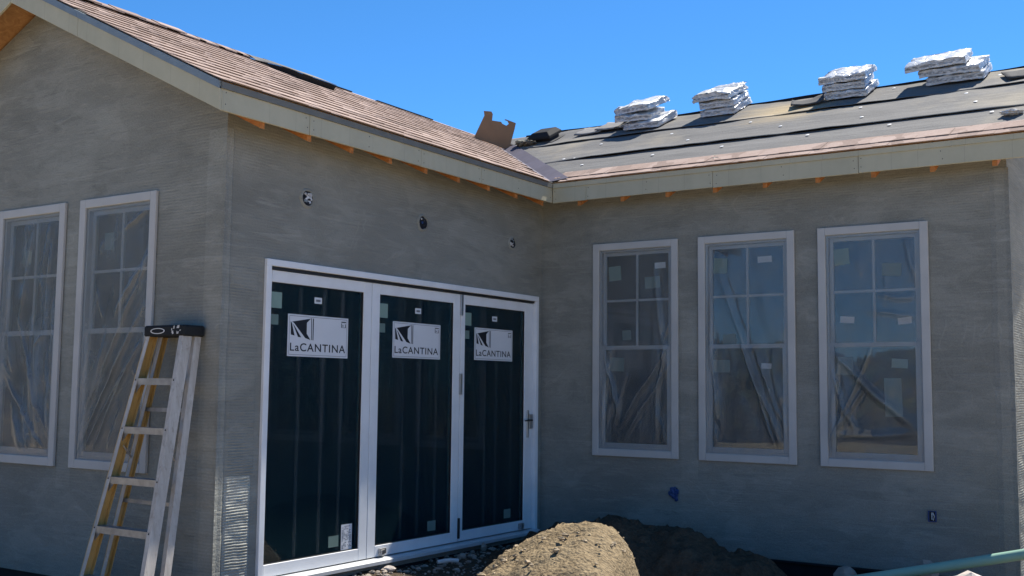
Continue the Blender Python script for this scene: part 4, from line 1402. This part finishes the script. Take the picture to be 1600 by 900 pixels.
# ------------------------------------------------------------------ stepladder
lad = empty('stepladder', (-.365, -5.11, -.24))
tag(lad, 'weathered fibreglass stepladder with black top cap leaning folded against the gable wall', 'ladder')
LK = .22
def fy(z): return -4.66 - LK * (1.82 - z)      # front plane of the ladder in world
def lp(x, y, z): return (x + .365, y + 5.11, z + .24)
ZT_, ZB_ = 1.82, -.22
def hw(z): return .205 + (.345 - .205) * (1.82 - z) / (1.82 - .1)
def rail(side, yoff, web, inner, hwf, zb, name, split):
    """C-channel: outer web plus front and rear flanges, each tapered along the rail"""
    def strip(mat, nm, xa, xb, ya, yb, parent):
        m = MB()
        pts = []
        for z in (zb, ZT_):
            c = -.365 + side * hwf(z)
            yy = fy(z) + yoff + (split * (1.82 - z))
            x0_, x1_ = c - side * xa, c - side * xb
            pts.append([lp(x0_, yy + ya, z), lp(x1_, yy + ya, z), lp(x1_, yy + yb, z), lp(x0_, yy + yb, z)])
        i = len(m.v); m.v = pts[0] + pts[1]
        m.f = [(0, 1, 2, 3), (7, 6, 5, 4)] + [(k, 4 + k, 4 + (k + 1) % 4, (k + 1) % 4) for k in range(4)]
        me = m.mesh(nm); bm = bmesh.new(); bm.from_mesh(me); bmesh.ops.recalc_face_normals(bm, faces=bm.faces); bm.to_mesh(me); bm.free()
        return link(nm, me, mat, parent)
    w = strip('fibreglass_outer' if side > 0 else 'fibreglass_inner', name, 0, .006, 0, web, lad)
    strip('fibreglass_outer', 'flange', .0061, .040, 0, .005, w)
    strip('fibreglass_inner', 'flange', .0061, .034, web - .005, web, w)
    return w
for sd in (-1, 1):
    rail(sd, 0, .085, .0, hw, ZB_, 'front_rail', 0)
    rail(sd, .115, .060, .0, lambda z: hw(z) - .004, ZB_, 'rear_rail', .035)
for k, z in enumerate((1.51, 1.157, .80, .455, .11)):
    y = fy(z); a = hw(z) - .008
    m = MB()
    m.box(lp(-.365 - a, y + .004, z - .004), lp(-.365 + a, y + .085, z)); m.box(lp(-.365 - a, y - .001, z - .048), lp(-.365 + a, y + .004, z)); m.box(lp(-.365 - a, y + .081, z - .03), lp(-.365 + a, y + .0849, z - .004))
    st = m.build('step', 'aluminium', lad)
    for sg in (-1, 1):
        mm = MB()
        mm.prism([lp(-.365 + sg * (a - .005), y + .006, z - .045), lp(-.365 + sg * (a - .065), y + .006, z - .045), lp(-.365 + sg * (a - .005), y + .006, z - .105)], (0, .006, 0))
        mm.build('brace', 'aluminium', st)
        mm = MB()
        for dz in (-.012, -.036): mm.tube([lp(-.365 + sg * (a - .012), y - .006, z + dz), lp(-.365 + sg * (a - .012), y + .003, z + dz)], .006, 8)
        mm.build('rivet', 'dark_metal', st)
# rear cross bars
for z in (1.28, .62):
    y = fy(z) + .14 + .035 * (1.82 - z); a = hw(z) - .01
    bx('rear_bar', lp(-.365 - a, y, z - .014), lp(-.365 + a, y + .012, z + .014), 'aluminium', lad)
# folding spreader
m = MB()
for sg in (-1, 1):
    m.tube([lp(-.365 + sg * (hw(1.0) - .03), fy(1.0) + .05, 1.02), lp(-.365 + sg * (hw(1.0) - .035), fy(1.0) + .12, .93)], .007, 6)
m.build('spreader', 'steel', lad)
# top cap: moulded, with a raised lip and worn oval badge
m = MB()
yc = fy(1.84)
m.box(lp(-.365 - .225, yc - .012, 1.818), lp(-.365 + .225, yc + .185, 1.900))
capo = m.build('top_cap', 'vent_black', lad, .012)
m = MB()
ring = []
for q in range(28):
    a = 2 * math.pi * q / 28
    ring.append((math.cos(a), math.sin(a)))
cx_, cz_ = -.365 - .065, 1.858
for q in range(28):
    (c0, s0_), (c1, s1_) = ring[q], ring[(q + 1) % 28]
    m.poly([lp(cx_ + .080 * c0, yc - .0135, cz_ + .022 * s0_), lp(cx_ + .080 * c1, yc - .0135, cz_ + .022 * s1_), lp(cx_ + .068 * c1, yc - .0135, cz_ + .016 * s1_), lp(cx_ + .068 * c0, yc - .0135, cz_ + .016 * s0_)])
m.build('badge', 'scrap_white', capo)
m = MB(); rr = random.Random(3)
for q in range(9):
    xx = -.365 + .05 + rr.uniform(0, .15); zz = 1.83 + rr.uniform(0, .05); w = rr.uniform(.006, .018); h = rr.uniform(.008, .028)
    m.poly([lp(xx, yc - .0132, zz), lp(xx + w, yc - .0132, zz + .003), lp(xx + w * 1.1, yc - .0132, zz + h), lp(xx + w * .3, yc - .0132, zz + h * .8)])
m.build('paint_splash', 'scrap_white', capo)
for sd in (-1, 1):
    for yo, nm in ((0, .085), (.115 + .035 * 2.04, .060)):
        c = -.365 + sd * (hw(ZB_) if yo == 0 else hw(ZB_) - .004)
        y = fy(ZB_) + yo
        bx('foot', lp(c - sd * .045, y - .006, ZB_ - .03), lp(c + sd * .006, y + nm + .006, ZB_ + .05), 'black_rubber', lad, .004)

# ------------------------------------------------------------------ green pipe, stones, rubble
a, b = Vector((3.35, -.70, -.12)), Vector((6.2, -.42, .60))
m = MB()
pts = [a + (b - a) * k / 12 - a + Vector((0, 0, -.012 * math.sin(math.pi * k / 12))) for k in range(13)]
m.tube(pts, .041, 20)
o = m.build('drain_pipe', 'pipe_green', None, smooth=True); o.location = a
tag(o, 'pale green plastic drain pipe slanting up out of the soil at lower right', 'pipe')

def rock(name, loc, r, sx, sy, sz, seed, mat, label, cat='stone', group=None, rot=0.0):
    bm = bmesh.new(); bmesh.ops.create_icosphere(bm, subdivisions=2, radius=1)
    for v in bm.verts:
        d = v.co.copy()
        f = 1 + .28 * noise.noise(d * 1.4 + Vector((seed * 3.7, 0, 0))) + .16 * noise.noise(d * 3.7 + Vector((0, seed * 2.1, 0)))
        v.co = Vector((d.x * sx, d.y * sy, d.z * sz)) * r * f
    me = bpy.data.meshes.new(name); bm.to_mesh(me); bm.free()
    o = link(name, me, mat); o.location = loc; o.rotation_euler = (rng.uniform(-.3, .3), rng.uniform(-.3, .3), rot)
    tag(o, label, cat, group)
    return o
rock('stone', (3.97, -.34, -.04), .12, 1.0, .7, 1.0, 9, 'stone', 'upright brownish rubble chunk peeking over the green pipe', group='stones lying on the soil')
rock('stone', (3.32, -.36, -.14), .12, .9, .8, .9, 5, 'stone', 'dark stone lying just left of the green pipe end', group='stones lying on the soil')
rock('stone', (4.83, -3.0, .33), .10, 1.6, .9, .8, 6, 'pale_stone', 'sunlit pale stone below the pipe at the bottom right edge', group='stones lying on the soil')
rock('stone', (.13, -1.22, -.06), .05, .6, .7, 1.1, 8, 'stone', 'small upright stone in shadow by the right door panel', group='stones lying on the soil')
rock('stone', (.16, -1.62, -.085), .045, 1.1, .8, .7, 9, 'stone', 'small rounded stone in shadow by the middle door panel', group='stones lying on the soil')
rock('stone', (.10, -2.60, -.08), .05, 1.5, .8, .6, 10, 'pale_stone', 'pale chip of stone below the sunlit end of the door sill', group='stones lying on the soil')
m = MB(); m.tube([(0, 0, 0), (.06, .10, .01), (.10, .17, .0)], .018, 8)
o = m.build('pipe_offcut', 'scrap_white'); o.location = (.26, -2.12, -.065)
tag(o, 'short white pipe offcut lying in the debris below the doors', 'pipe offcut')
# countless crumbs of mortar and chips
rb = MB(); rr = random.Random(21)
def crumb(x, y, z, r):
    i = len(rb.v)
    a = rr.uniform(0, 6.28); ca, sa = math.cos(a), math.sin(a)
    ex, ey, ez = rr.uniform(.8, 1.5), rr.uniform(.7, 1.1), rr.uniform(.45, .8)
    for ring, (zz, k) in enumerate(((-.6, .7), (.25, 1.0), (.85, .5))):
        for q in range(5):
            t = 6.283 * q / 5 + ring * .5
            px, py = math.cos(t) * k * ex * rr.uniform(.75, 1.2), math.sin(t) * k * ey * rr.uniform(.75, 1.2)
            rb.v.append((x + (px * ca - py * sa) * r, y + (px * sa + py * ca) * r, z + (zz * ez + rr.uniform(-.12, .12)) * r))
    for ring in range(2):
        for q in range(5):
            q2 = (q + 1) % 5
            rb.f.append((i + ring * 5 + q, i + ring * 5 + q2, i + ring * 5 + 5 + q2, i + ring * 5 + 5 + q))
    rb.f.append(tuple(i + 10 + q for q in range(5)))
for k in range(1300):
    x, y = rr.uniform(.02, 1.3), rr.uniform(-4.4, -.2)
    crumb(x, y, ground_h(x, y) + .022, rr.choice((.006, .009, .012, .018, .028)) * rr.uniform(.7, 1.3))
o = rb.build('rubble', 'stone'); o['kind'] = 'stuff'
o['label'] = 'scattered mortar crumbs and chips on the soil below the doors'
rb = MB()
for k in range(380):
    x, y = rr.uniform(.9, 2.9), rr.uniform(-4.0, -2.45)
    z = h_front(x, y)
    if z > -.15: crumb(x, y, z + .010, rr.choice((.004, .005, .006, .011)) * rr.uniform(.7, 1.3))
for k in range(60):
    x, y = rr.uniform(1.1, 2.68), rr.uniform(-4.0, -2.6)
    z = h_front(x, y)
    if z > -.05: crumb(x, y, z + .012, rr.uniform(.012, .028))
o = rb.build('clods', 'clod'); o['kind'] = 'stuff'
o['label'] = 'small pale pebbles and clods strewn over the sunlit heap'
